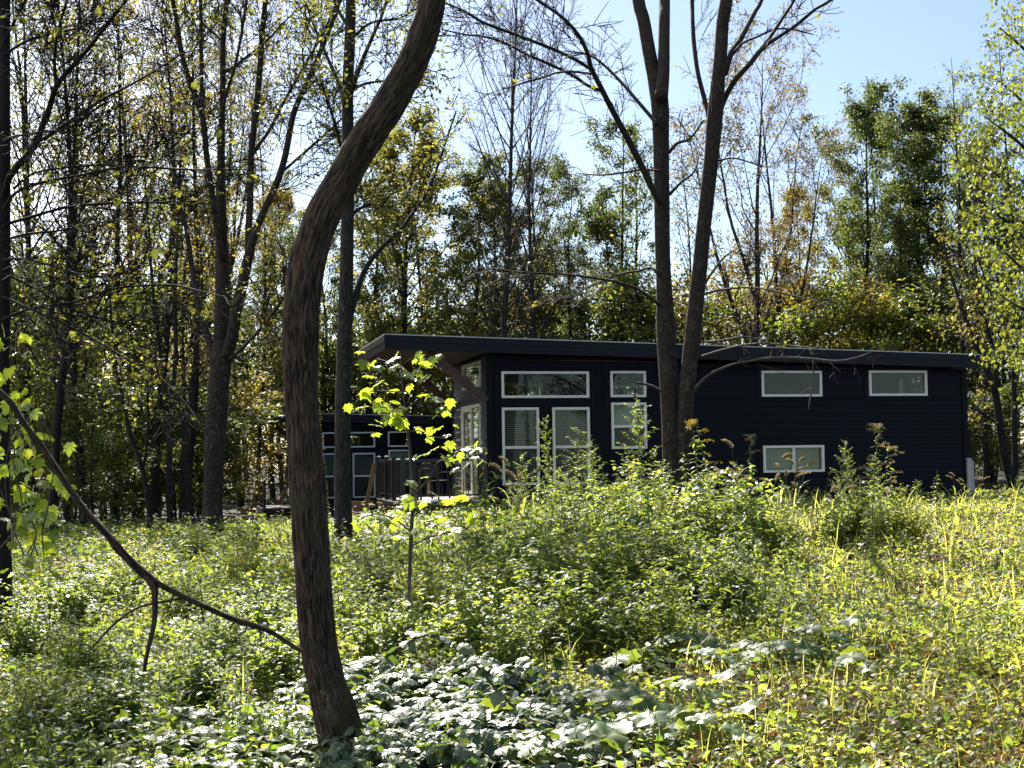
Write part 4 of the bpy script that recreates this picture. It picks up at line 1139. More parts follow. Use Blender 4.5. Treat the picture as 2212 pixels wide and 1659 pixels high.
lc = MB(); leaf_cloud(rng, lc, tips[::2], 2, .10, RHOMB, .12); local(lc, root).build('crown', MAT['leaf_lime'], root)
tag(root, 'dark bent sapling leaning left above the dead branch', 'sapling')

# big near tree whose trunk stands at the left edge and whose limbs reach in
b = MB(); YN = 12.5; tips = []
q, w = traced(b, [(1, 1440, 80), (2, 1340, 54), (3, 1200, 42), (4, 950, 34), (5, 750, 32), (6, 600, 31), (8, 420, 28), (9, 200, 26), (10, 0, 24), (12, -300, 18)], YN, .2, 14, .12, .04, 11)
root = tree_root('edge_tree', q[0])
LIMB = [([(8, 425, 15), (20, 383, 15), (40, 355, 15), (60, 335, 14), (77, 310, 14), (92, 272, 14), (107, 233, 13), (115, 205, 12), (123, 183, 12), (143, 157, 11), (187, 110, 9), (233, 50, 8), (273, 0, 7), (310, -60, 5)], -1.5),
        ([(122, 185, 8), (118, 150, 7), (120, 100, 7), (130, 50, 6), (145, 0, 6), (160, -60, 4)], -1.7), ([(77, 310, 8), (110, 290, 8), (150, 262, 7), (193, 233, 7), (240, 205, 6), (283, 183, 5), (340, 150, 5), (393, 117, 4), (440, 105, 3)], -2.5),
        ([(8, 450, 8), (25, 425, 7), (50, 407, 7), (100, 392, 7), (167, 380, 6), (225, 368, 6), (283, 360, 6), (330, 362, 5), (380, 365, 5), (433, 367, 4), (500, 366, 3), (560, 368, 2)], -2.0),
        ([(6, 490, 8), (17, 483, 7), (70, 468, 7), (133, 450, 6), (210, 441, 6), (283, 437, 5), (350, 437, 4), (430, 434, 3)], .8), ([(30, 408, 6), (70, 375, 5), (140, 362, 5), (220, 357, 4), (283, 360, 4), (330, 350, 3), (420, 300, 2)], -1.0),
        ([(6, 520, 6), (60, 505, 5), (130, 498, 5), (220, 480, 4), (300, 470, 3)], 1.5), ([(6, 690, 7), (60, 668, 6), (110, 660, 6), (170, 650, 5), (240, 625, 5), (310, 617, 4), (375, 616, 4), (430, 628, 3), (500, 645, 2)], -1.5),
        ([(6, 640, 6), (60, 665, 5), (120, 690, 5), (180, 720, 5), (240, 755, 4), (300, 790, 4), (340, 810, 3), (400, 870, 3), (440, 930, 2)], -2.0), ([(6, 590, 6), (70, 620, 5), (140, 660, 4), (220, 690, 4), (310, 720, 2)], .5),
        ([(6, 560, 6), (60, 560, 5), (130, 580, 4), (200, 600, 3)], -1.0), ([(8, 120, 7), (50, 92, 6), (100, 75, 6), (170, 60, 4), (230, 30, 3)], 1.2), ([(8, 300, 6), (60, 290, 5), (120, 283, 4), (200, 300, 3)], -1.6), ([(8, 90, 7), (40, 30, 6), (70, -30, 4)], .5)]
for pts, bow in LIMB:
    qq, ww = traced(b, pts, YN, bow, 7, .1); twigs_on(rng, b, qq, ww[len(ww) // 2] * .45, 22, .75, lo=.1, tips=tips, rmin=.0042, up=.03)
up_ = q[-1] + np.array([[.1 * k, .1 * k, .8 * k] for k in range(1, 9)]); b.tube(np.vstack([q[-1:], up_]), np.linspace(.04, .01, 9), 6, False)
tips_up = overhead(rng, b, up_, 16, 3.0, 1, None, None, lo=.0)
local(b, root).build('trunk', MAT['bark_dark'], root)
lc = MB(); leaf_cloud(rng, lc, tips_up, 4, .12, RHOMB, .15); leaf_cloud(rng, lc, tips[::40], 1, .065, MAPLE, .06, .5, -.6); local(lc, root).build('crown', MAT['leaf_olive'], root)
tag(root, 'dark trunk at the left edge with long bare limbs reaching across', 'tree')

# yellow-leaved tree at the right edge, trunk outside the frame
rng = np.random.default_rng(15)
b, tips = MB(), []
Yr = 20.0
base = at(2350, 1100, Yr); base[2] = float(ground_z(base[0], base[1]))
root = tree_root('yellow_leaved_tree', base)
tq = np.array([base + np.array([.05 * sin(z), .1 * sin(z * .7), z]) for z in np.linspace(-.2, 11.5, 24)])
b.tube(tq, np.linspace(.17, .03, 24), 12, False)
for (x0, z0, px, py, bow) in ((0, 2.2, 2165, 640, -1), (0, 2.6, 2120, 500, 1), (0, 3.2, 2100, 420, -1.5), (0, 3.9, 2085, 330, 1.2), (0, 4.6, 2125, 250, -.6), (0, 5.2, 2140, 160, 1.4), (0, 6.0, 2160, 60, -1), (0, 6.8, 2170, -60, .8), (0, 3.0, 2180, 560, 2), (0, 4.2, 2190, 380, -2.2), (0, 5.4, 2200, 220, 2),
                              (0, 1.9, 2185, 760, .5), (0, 1.6, 2175, 720, 1.5), (0, 2.9, 2210, 480, -2.5), (0, 4.8, 2215, 120, -1.8)):
    p0 = base + np.array([0, 0, z0]); p1 = at(px, py, Yr + bow)
    m = (p0 + p1) / 2 + np.array([0, 0, .25])
    qq, ww = smooth_path([p0, m, p1], [.05, .03, .008], .2)
    b.tube(qq, ww, 6, False); twigs_on(rng, b, qq, .018, 9, .75, lo=.3, tips=tips, rmin=.004, up=.0)
local(b, root).build('trunk', MAT['bark_gray'], root)
lc = MB(); leaf_cloud(rng, lc, tips, 3, .07, OVAL, .12, .55, -.8); local(lc, root).build('crown', MAT['leaf_yellowing'], root)
tag(root, 'near tree with large yellow-green leaves reaching in from the right edge', 'tree')

# ------------------------------------------------------------------ dead branch, bittersweet vine and sapling near the camera
b = MB(); YD = 6.5
q, w = traced(b, [(-60, 790, 13), (-10, 838, 13), (25, 872, 14), (45, 905, 13), (90, 965, 13), (130, 1025, 14), (165, 1078, 14), (200, 1122, 15), (233, 1156, 15), (250, 1178, 20), (268, 1198, 17), (292, 1222, 18), (317, 1244, 19), (340, 1259, 13), (367, 1274, 13), (400, 1290, 12), (433, 1306, 12), (470, 1323, 11), (500, 1336, 12), (545, 1350, 12), (587, 1366, 10), (633, 1396, 9), (670, 1416, 8), (700, 1430, 7), (740, 1470, 6)], YD, .0, 12, .025, .09, 7)
qd, wd = traced(b, [(316, 1246, 16), (327, 1262, 14), (333, 1280, 13), (335, 1323, 12), (331, 1355, 11), (323, 1389, 10), (316, 1420, 9), (312, 1449, 8)], YD, -.25, 12, .025, .09, 7)
qe, we = traced(b, [(395, 1292, 6), (350, 1300, 6), (300, 1312, 5), (262, 1335, 5), (225, 1370, 5), (200, 1400, 4)], YD, .5, 7, .05)
rng = np.random.default_rng(21)
for i in range(16):
    p = q[rng.integers(10, len(q) - 5)]
    t = grow(rng, p, np.array([rng.normal(0, .5), -.4, -1.0]), rng.uniform(.04, .12), 3, .2, -.05); b.tube(t, [.005, .004, .003, .0015], 4, False)
root = tree_root('dead_branch', q[0])
local(b, root).build('limb', MAT['bark_curved'], root)
tag(root, 'long dead branch slanting down from the left edge to the curved trunk', 'branch')
# ------------------------------------------------------------------ plants one can tell apart
def stem_plant(name, root, stems, stem_mat, leaves, leaf_m, shape, extra=None):
    b = MB()
    for q, r in stems: b.tube(q, r, 5, False)
    b.build('stem', MAT[stem_mat], root)
    P, R, S = leaves
    b = MB(); b.scatter(shape, P, R, S); b.build('foliage', MAT[leaf_m], root)
    if extra: extra(root)

def frames_along(rng, q, n, lo, hi, tilt, roll=.3):
    """n leaves spiralling up a stem, pointing outwards"""
    t = lo + (hi - lo) * (np.arange(n) + rng.uniform(0, .6, n)) / n
    x = t * (len(q) - 1); i = np.clip(x.astype(int), 0, len(q) - 2); f = (x - i)[:, None]
    P = q[i] * (1 - f) + q[i + 1] * f
    az = np.arange(n) * 2.4 + rng.uniform(-.5, .5, n)
    return P, rots(az, rng.normal(tilt, .25, n), rng.normal(0, roll, n)), t

# young tree with big lobed leaves, centre
rng = np.random.default_rng(8)
YB = 11.0
b = MB()
gq = ground_hit(884, 1330)
root = tree_root('lobed_sapling', at(885, 1345, YB))
q, w = traced(b, [(886, 1345, 9), (884, 1290, 8), (885, 1230, 8), (887, 1170, 8), (890, 1120, 8), (891, 1060, 8), (889, 1010, 7), (883, 950, 7), (877, 900, 6), (872, 860, 5), (868, 810, 4), (866, 765, 3)], YB, 0, 8, .04, .05)
TW = [([(888, 1100, 6), (905, 1060, 6), (930, 1030, 5), (945, 1000, 4), (965, 990, 4), (1000, 970, 3)], -.3), ([(868, 800, 4), (845, 785, 3), (815, 775, 3)], .2), ([(868, 790, 4), (895, 772, 3), (925, 778, 3)], -.2), ([(872, 850, 4), (840, 845, 3), (800, 845, 3)], -.3),
      ([(874, 870, 4), (905, 870, 3), (945, 868, 3)], .25), ([(878, 905, 4), (850, 900, 3), (820, 895, 3)], .2), ([(880, 935, 4), (905, 930, 3), (940, 945, 3), (970, 940, 2)], -.1), ([(890, 1060, 4), (900, 1075, 3), (880, 1085, 3)], -.3),
      ([(889, 1120, 4), (920, 1095, 3), (960, 1090, 3), (990, 1085, 2)], .2), ([(888, 1150, 4), (850, 1120, 3), (810, 1110, 3), (780, 1120, 2)], -.2), ([(887, 1180, 4), (930, 1160, 3), (975, 1150, 3)], -.3)]
for pts, bow in TW: traced(b, pts, YB, bow, 5, .04)
local(b, root).build('stem', MAT['bark_twig'], root)
LV = [(790, 775, .11), (830, 780, .12), (858, 786, .12), (895, 778, .11), (925, 785, .11), (936, 772, .10), (812, 790, .10), (870, 812, .12), (893, 812, .13), (930, 812, .12), (905, 790, .1), (800, 842, .13), (818, 828, .11), (852, 838, .10), (780, 850, .11),
      (935, 860, .12), (955, 870, .12), (960, 885, .12), (920, 850, .09), (805, 876, .12), (835, 872, .11), (780, 880, .10), (860, 885, .09), (820, 905, .13), (845, 908, .14), (875, 905, .12), (810, 915, .11), (900, 930, .08), (930, 935, .09), (965, 942, .08), (945, 925, .07),
      (925, 975, .12), (945, 965, .12), (975, 972, .11), (1000, 975, .12), (1020, 972, .12), (960, 990, .11), (990, 995, .10), (1010, 1000, .10), (1025, 985, .09), (890, 1070, .12), (905, 1050, .11), (880, 1080, .12), (930, 1062, .10), (915, 1080, .09),
      (965, 1095, .13), (985, 1085, .13), (1000, 1095, .12), (945, 1110, .12), (930, 1130, .11), (975, 1125, .11), (795, 1115, .12), (820, 1120, .13), (790, 1135, .12), (850, 1105, .11), (835, 1140, .12), (770, 1140, .1), (960, 1150, .12), (990, 1145, .11), (1005, 1110, .1), (895, 1150, .1), (870, 1165, .11), (920, 1165, .11)]
P = np.array([at(x + rng.uniform(-6, 6), y + rng.uniform(-4, 4), YB + rng.uniform(-.45, .45)) for x, y, s in LV]); n = len(P)
P2 = np.concatenate([P, P + rng.normal(0, .06, (n, 3))]); n2 = len(P2)
lm = MB(); lm.scatter(MAPLE, P2, rots(rng.uniform(0, 6.28, n2), rng.normal(-.35, .45, n2), rng.normal(0, .45, n2)), np.concatenate([[s for *_, s in LV], [s * .75 for *_, s in LV]]) * 1.02)
local(lm, root).build('foliage', MAT['leaf_sapling'], root)
tag(root, 'young sapling with big backlit lobed leaves in front of the porch', 'sapling')

# vine of lobed leaves hanging at the left edge
rng = np.random.default_rng(9)
b = MB(); root = tree_root('leafy_vine', at(20, 1240, 8.2))
for k in range(7):
    x0 = rng.uniform(-20, 110)
    pts = [(x0 + rng.uniform(-25, 25) * t + 20 * sin(t * 5 + k), 900 + 300 * t, 3) for t in np.linspace(0, 1, 7)]
    traced(b, pts, 8.2 + rng.uniform(-.4, .4), 0, 4, .06)
local(b, root).build('stem', MAT['bark_twig'], root)
XY = np.concatenate([np.stack([rng.normal(85, 28, 60), rng.normal(1090, 75, 60)], -1), np.stack([rng.normal(35, 40, 70), rng.normal(1000, 90, 70)], -1), np.stack([rng.uniform(-10, 60, 14), rng.uniform(690, 900, 14)], -1)])
P = np.array([at(x, y, 8.2 + rng.uniform(-.5, .5)) for x, y in XY]); n = len(P)
lm = MB(); lm.scatter(MAPLE, P, rots(rng.uniform(0, 6.28, n), rng.normal(-.8, .4, n), rng.normal(0, .5, n)), rng.uniform(.055, .095, n))
local(lm, root).build('foliage', MAT['leaf_sapling'], root)
tag(root, 'bright lobed-leaf vine hanging at the left edge beside the dead branch', 'vine')

# weeds standing up in front of the nearer cabin
def make_mugwort(seed, H=1.6):
    rng = np.random.default_rng(seed); root = empty('mugwort')
    q = grow(rng, np.array([0, 0, -.05]), np.array([rng.normal(0, .06), rng.normal(0, .06), 1.0]), H, 12, .035, .03)
    stems = [(q, np.linspace(.007, .002, 13))]; P, R, S = [], [], []
    for i in range(36):
        t = .18 + .78 * i / 36; j = t * 12; k = int(j)
        p = q[k] * (1 - (j - k)) + q[min(k + 1, 12)] * (j - k)
        az = i * 2.4 + rng.uniform(-.4, .4); L = H * .26 * (1.12 - t) + .05
        s = grow(rng, p, np.array([cos(az) * .8, sin(az) * .8, .75]), L, 5, .08, -.03)
        stems.append((s, np.linspace(.003, .001, 6)))
        a, bq, _ = frames_along(rng, s, int(12 + L * 60), .1, 1, .1, .5); P.append(a); R.append(bq); S.append(rng.uniform(.03, .062, len(a)) * (1.2 - .5 * t))
    a, bq, _ = frames_along(rng, q, 46, .05, .98, -.1); P.append(a); R.append(bq); S.append(rng.uniform(.05, .09, len(a)) * .8)
    stem_plant('mugwort', root, stems, 'stem_brown', (np.concatenate(P), np.concatenate(R), np.concatenate(S)), 'leaf_weed', LANCE)
    return root

def make_goldenrod(seed, H=1.4, plume=True):
    rng = np.random.default_rng(seed); root = empty('goldenrod')
    q = grow(rng, np.array([0, 0, -.05]), np.array([rng.normal(0, .08), rng.normal(0, .08), 1.0]), H, 12, .03, .0)
    if plume:
        d = np.array([1.0, .2, -.1]); tail = [q[-1]]
        for k in range(5): d = unit(d + np.array([.05, 0, -.16])); tail.append(tail[-1] + d * .045 * H / 1.4)
        q = np.vstack([q, tail[1:]])
    a, bq, t = frames_along(rng, q, 74, .05, .92, -.15)
    stem_plant('goldenrod', root, [(q, np.linspace(.006, .0015, len(q)))], 'stem_green', (a, bq, rng.uniform(.08, .13, len(a)) * (1.15 - .75 * t)), 'leaf_weed', LANCE)
    if plume:
        Ps = []; st = []
        for i in range(16):
            p = q[7 + int(i * (len(q) - 8) / 16)]; az = rng.uniform(0, 6.28)
            s = grow(rng, p, np.array([cos(az), sin(az), .5]), .16 * (1.2 - i / 18), 5, .08, -.12); st.append(s); Ps.append(np.repeat(s[1:], 9, axis=0))
        P = np.concatenate(Ps) + rng.normal(0, .008, (sum(len(x) for x in Ps), 3)); n = len(P)
        b = MB(); b.scatter(RHOMB, P, rots(rng.uniform(0, 6.28, n), rng.uniform(-.5, 1.2, n), rng.normal(0, .5, n)), rng.uniform(.010, .02, n))
        b.build('blossom', MAT['petal_gold' if seed % 2 else 'seed_tan'], root)
    return root

def make_foxtail(seed, H=1.0):
    rng = np.random.default_rng(seed); root = empty('foxtail_grass')
    stems, heads, P, R, S = [], [], [], [], []
    bl = MB()
    for i in range(6):
        az = rng.uniform(0, 6.28)
        q = grow(rng, np.array([rng.normal(0, .05), rng.normal(0, .05), -.03]), np.array([cos(az) * .22, sin(az) * .22, 1.0]), H * rng.uniform(.7, 1.05), 9, .04, -.02)
        stems.append((q, np.linspace(.003, .0012, 10)))
        d = unit(q[-1] - q[-2]); h = [q[-1]]
        for k in range(5): d = unit(d + np.array([cos(az) * .25, sin(az) * .25, -.12])); h.append(h[-1] + d * .022)
        heads.append(np.array(h))
        for k in range(3):
            p = q[2 + 2 * k]; n1 = 1
            bl.scatter(BLADES[2], p[None], rots(np.array([rng.uniform(0, 6.28)]), np.array([.0]), np.array([0.0])), np.array([rng.uniform(.2, .34)]))
    b = MB()
    for q, r in stems: b.tube(q, r, 4, False)
    b.build('stem', MAT['stem_green'], root); bl.build('foliage', MAT['leaf_grass'], root)
    b = MB()
    for h in heads:
        b.tube(h, [.003, .009, .010, .009, .007, .002], 7, False)
        n = 90; k = rng.integers(0, 5, n); pos = h[k] + (h[k + 1] - h[k]) * rng.uniform(0, 1, (n, 1))
        b.scatter(LANCE, pos, rots(rng.uniform(0, 6.28, n), rng.uniform(.2, 1.2, n), np.zeros(n)), np.full(n, .028))
    b.build('seed_head', MAT['seed_tan'], root)
    return root

WP = {'mugwort': [make_mugwort(1), make_mugwort(2)], 'goldenrod': [make_goldenrod(3), make_goldenrod(4)], 'stalk': [make_goldenrod(6, 1.0, False)], 'foxtail': [make_foxtail(5), make_foxtail(7)]}
WH = {'mugwort': 1.6, 'goldenrod': 1.42, 'stalk': 1.0, 'foxtail': 1.0}
def weed(kind, px, topy, Y, label, var=0, lean=0.0, wide=1.0, seed=[0], grp='tall weeds before the nearer cabin'):
    seed[0] += 1; rng = np.random.default_rng(300 + seed[0])
    pr = WP[kind][var % len(WP[kind])]; o = pr if pr not in USED else copy_tree(pr); USED.add(pr)
    p = at(px, topy, Y); gz = float(ground_z(p[0], Y)); H = p[2] - gz
    s = H / WH[kind]; o.location = (p[0] - lean * H, p[1], gz); o.scale = (s * wide, s * wide, s)
    o.rotation_euler = (0, lean, rng.uniform(0, 6.28) if not lean else 0)
    tag(o, label, {'mugwort': 'weed', 'goldenrod': 'weed', 'stalk': 'weed', 'foxtail': 'grass'}[kind], grp)
WEEDS = [('mugwort', 1385, 845, 19, 'tallest feathery weed, rising across the small double-hung window', 0, 0, 1.1), ('mugwort', 1300, 935, 18.5, 'dark feathery weed beside the second tall window', 1, 0, .9),
    ('mugwort', 1235, 905, 17.5, 'bushy seeding weed across the second tall window', 0, 0, 1.2), ('mugwort', 1195, 880, 19, 'thin weed tip left of the second tall window', 1, 0, .7), ('mugwort', 1160, 960, 17, 'weed at the right edge of the first tall window', 1, 0, .9),
    ('mugwort', 1340, 980, 17, 'leafy weed below the small double-hung window', 0, 0, 1.1), ('goldenrod', 1565, 888, 20, 'goldenrod with a yellow plume right of the forked tree', 0, 0, 1), ('goldenrod', 1610, 930, 21, 'dark spray-topped weed right of the yellow goldenrod', 1, 0, 1),
    ('stalk', 1530, 905, 19, 'leafy stalk just right of the forked trunk base', 0, 0, 1), ('stalk', 1478, 935, 17, 'bright leafy stalk in front of the forked trunk base', 0, 0, 1), ('mugwort', 1800, 935, 20, 'upright seeding weed just right of the lower slider window', 1, 0, .8),
    ('mugwort', 1843, 970, 20, 'short seeding weed between slider window and drooping goldenrod', 0, 0, .8), ('goldenrod', 1878, 905, 19, 'drooping feathery goldenrod before the blank wall', 1, 0, 1.15), ('goldenrod', 1925, 955, 19.5, 'nodding weed right of the drooping goldenrod', 1, 0, 1.0),
    ('mugwort', 1905, 975, 20.5, 'spreading weed below the two nodding goldenrods', 1, 0, 1.3), ('stalk', 2022, 1005, 21, 'single leafy stalk near the right corner of the cabin', 0, 0, 1.5), ('mugwort', 1975, 1030, 22, 'low feathery weed before the blank right wall', 0, 0, 1.2), ('mugwort', 2195, 1020, 24, 'weed beside the leaning tree foot', 1, 0, .8),
    ('foxtail', 1125, 985, 16, 'foxtail grass with upright heads before the first tall window', 0, 0, 1), ('foxtail', 1050, 1060, 16, 'foxtail grass nodding left of the cabin corner', 1, 0, 1.2), ('foxtail', 1700, 985, 19, 'foxtail grass arching across the lower slider window', 0, 0, 1.3),
    ('foxtail', 1640, 960, 19, 'foxtail grass between forked tree and slider window', 1, 0, 1.2), ('foxtail', 1760, 1000, 19, 'foxtail grass under the right half of the slider window', 1, 0, 1.2), ('foxtail', 2080, 1020, 23, 'foxtail grass at the pale post', 0, 0, 1.2),
    ('mugwort', 1440, 980, 17.5, 'broad weed left of the forked trunk base', 1, 0, 1.2), ('mugwort', 1395, 1000, 16, 'low bushy weed in front of the small double-hung window', 0, 0, 1.3), ('mugwort', 1260, 1000, 15.5, 'low bushy weed in front of the second tall window', 1, 0, 1.3),
    ('mugwort', 1110, 1030, 15.5, 'low weed before the cabin corner', 0, 0, 1.2), ('mugwort', 1580, 985, 17.5, 'bushy weed beneath the yellow goldenrod', 0, 0, 1.3), ('mugwort', 1520, 1000, 16.5, 'bushy weed right of the forked trunk base', 1, 0, 1.2),
    ('stalk', 1935, 1040, 13, 'lone dark stalk standing in the open grass', 0, 0, .7), ('mugwort', 1690, 1040, 19, 'low weed under the slider window', 0, 0, 1.2), ('mugwort', 1850, 1030, 19, 'low weed under the short seeding weed', 1, 0, 1.3)]
for kind, px, ty, Y, lab, v, ln_, wd_ in WEEDS: weed(kind, px, ty, Y, lab, v, ln_, wd_)

# rounded leafy bushes of weeds piled up on the bank
def make_bush(seed, H=1.0, R=.55, mat='leaf_bush', shape=OVAL, ls=.06, ns=26):
    rng = np.random.default_rng(seed); root = empty('weed_bush')
    stems, P, Rr, S = [], [], [], []
    for i in range(ns):
        az = i * 2.4 + rng.uniform(-.5, .5); o = rng.uniform(.0, .75); L = H * rng.uniform(.55, 1.12) * (1.05 - .35 * o)
        q = grow(rng, np.array([cos(az) * o * R * .4, sin(az) * o * R * .4, -.04]), np.array([cos(az) * o * .7, sin(az) * o * .7, 1.0]), L, 8, .09, .0)
        stems.append((q, np.linspace(.005, .0015, 9)))
        a, bq, t = frames_along(rng, q, 16, .2, 1, -.15, .4); P.append(a); Rr.append(bq); S.append(ls * rng.uniform(.7, 1.4, 16))
        for k in range(6):
            p = q[3 + k % 5]; a2 = rng.uniform(0, 6.28)
            s = grow(rng, p, np.array([cos(a2), sin(a2), .6]), rng.uniform(.12, .3) * H, 5, .14, -.02); stems.append((s, np.linspace(.0025, .001, 6)))
            a, bq, t = frames_along(rng, s, 9, .1, 1, -.1, .5); P.append(a); Rr.append(bq); S.append(ls * rng.uniform(.6, 1.2, 9))
    stem_plant('bush', root, stems, 'stem_green', (np.concatenate(P), np.concatenate(Rr), np.concatenate(S)), mat, shape)
    return root
BU = [make_bush(1), make_bush(2, 1.0, .65, 'leaf_weed', LANCE, .085, 30), make_bush(3, 1.0, .6, 'leaf_herb', RHOMB, .055), make_bush(4, 1.0, .75, 'leaf_bush', OVAL, .075, 24)]
G6 = 'weed bushes on the bank before the nearer cabin'
BUSH = [(1075, 1075, 14.5, 0, 'weed bush in front of the deck post at the cabin corner'), (1130, 1078, 15.2, 1, 'weed bush under the left tall window'), (1185, 1068, 15.6, 0, 'weed bush between the two tall windows'), (1250, 1042, 16, 3, 'dense weed bush below the right tall window'),
    (1310, 1028, 16, 1, 'weed bush between the tall window and small hung window'), (1360, 1012, 16.4, 2, 'yellowish weed bush under the small hung window'), (1415, 1022, 16, 0, 'weed bush left of the forked trunk'), (1480, 1015, 16.8, 3, 'weed bush hiding the foot of the forked trunk'),
    (1545, 1000, 17, 1, 'weed bush right of the forked trunk foot'), (1605, 1010, 17.5, 0, 'weed bush below the dark spray-topped weed'), (1120, 1150, 12.2, 3, 'weed bush low on the bank under the cabin corner'), (1210, 1120, 12.6, 0, 'weed bush low on the bank below the tall windows'),
    (1300, 1110, 13, 2, 'yellowish weed bush low on the bank, middle'), (1390, 1100, 13.2, 1, 'weed bush low on the bank below the small hung window'), (1470, 1120, 13, 0, 'weed bush low on the bank below the forked tree'), (1040, 1180, 12, 1, 'weed bush right of the lobed sapling stem'),
    (1180, 1210, 10.8, 1, 'weed bush nearest the brambles, right of the sapling'), (1290, 1220, 10.6, 3, 'dark broad weed bush above the broad-leaved plants'), (1420, 1210, 11, 2, 'yellowish weed bush above the broad-leaved plants'), (1570, 1160, 12.5, 3, 'weed bush right of the bank middle'),
    (1680, 1075, 17, 2, 'yellowish weed bush under the slider window'), (1820, 1050, 19, 0, 'weed bush under the short seeding weeds'), (1890, 1035, 19.5, 1, 'weed bush under the drooping goldenrod'), (1960, 1060, 19.5, 2, 'yellowish weed bush before the blank right wall'),
    (1100, 1290, 9.6, 0, 'weed bush right behind the pale-leaved bramble patch'), (1010, 1230, 10.6, 3, 'dark weed bush between sapling and bramble patch'), (930, 1200, 12.5, 2, 'yellowish weed bush under the sapling')]
for k, (px, ty, Y, v, lab) in enumerate(BUSH):
    pr = BU[v]; o = pr if pr not in USED else copy_tree(pr); USED.add(pr)
    p = at(px, ty, Y); gz = float(ground_z(p[0], Y)); s = (p[2] - gz) / 1.0
    o.location = (p[0], Y, gz); o.scale = (max(.65, s) * 1.05,) * 2 + (s,); o.rotation_euler = (0, 0, k * 2.2)
    tag(o, lab, 'bush', G6)
G7 = 'weed bushes on the left slope'
BUSHL = [(560, 1235, 11.5, 0, 'dark weed bush left of the curved trunk, above the dead branch'), (600, 1330, 9.2, 3, 'dark weed bush touching the curved trunk below the dead branch'), (480, 1270, 10.5, 1, 'weed bush above the right half of the dead branch'), (400, 1200, 13, 2, 'yellowish weed bush above the fork of the dead branch'),
    (300, 1150, 15, 2, 'yellowish weed bush on the slope above the dead branch'), (520, 1150, 16, 2, 'golden-green weed bush in front of the gravel track'), (420, 1120, 19, 1, 'weed bush at the foot of the multi-stemmed tree'), (230, 1190, 13.5, 0, 'weed bush left of the dead branch fork'),
    (140, 1210, 12, 3, 'dark weed bush under the leafy vine'), (60, 1260, 10.5, 0, 'weed bush at the left edge below the leafy vine'), (180, 1300, 9.6, 1, 'weed bush in the left foreground left of the hanging twig'), (420, 1370, 8.6, 0, 'weed bush right of the hanging twig'),
    (80, 1400, 8, 2, 'yellowish weed bush at the left edge in the foreground'), (240, 1420, 7.8, 3, 'dark weed bush below the hanging twig on its left'), (810, 1180, 13.5, 0, 'weed bush between curved trunk and sapling'), (760, 1230, 11.5, 2, 'yellowish weed bush just right of the curved trunk'),
    (650, 1170, 18, 1, 'weed bush behind the curved trunk'), (850, 1270, 10.2, 3, 'dark weed bush left of the sapling foot')]
for k, (px, ty, Y, v, lab) in enumerate(BUSHL):
    o = copy_tree(BU[v])
    p = at(px, ty, Y); gz = float(ground_z(p[0], Y)); s = (p[2] - gz) / 1.0
    o.location = (p[0], Y, gz); o.scale = (max(.6, s) * 1.1,) * 2 + (s,); o.rotation_euler = (0, 0, k * 1.3)
    tag(o, lab, 'bush', G7)

# bramble shrubs with pale-topped leaves in the foreground
def make_bramble(seed, R=.45, H=.72, n_cane=15):
    rng = np.random.default_rng(seed); root = empty('bramble_shrub')
    stems, P, Rr, S = [], [], [], []
    for i in range(n_cane):
        az = i * 2.4 + rng.uniform(-.4, .4); L = rng.uniform(.8, 1.25) * (R + H * .6)
        d = np.array([cos(az) * .35, sin(az) * .35, 1.0]); q = [np.array([rng.normal(0, .07), rng.normal(0, .07), -.04])]
        for k in range(11):
            d = unit(d + np.array([cos(az) * .16, sin(az) * .16, -.17])); q.append(q[-1] + d * L / 11)
        q = np.array(q); stems.append((q, np.linspace(.005, .0018, 12)))
        for k in range(11):
            t = .28 + .72 * k / 11; p = q[min(11, int(t * 11))]
            a = rng.uniform(0, 6.28); pe = p + np.array([cos(a) * .07, sin(a) * .07, .05])
            stems.append((np.array([p, (p + pe) / 2 + [0, 0, .012], pe]), np.array([.0018, .0015, .001])))
            s = rng.uniform(.095, .14)
            for da in (-1.25, 0, 1.25):          # leaf of three leaflets
                P.append(pe); Rr.append((a - pi / 2 + da, rng.normal(-.28, .24), rng.normal(0, .26))); S.append(s * (1 if da == 0 else .85))
    Rr = np.array(Rr)
    stem_plant('bramble', root, stems, 'stem_brown', (np.array(P), rots(Rr[:, 0], Rr[:, 1], Rr[:, 2]), np.array(S)), 'leaf_bramble', SERR)
    return root
BR = [make_bramble(1), make_bramble(2), make_bramble(4, .7, .6)]
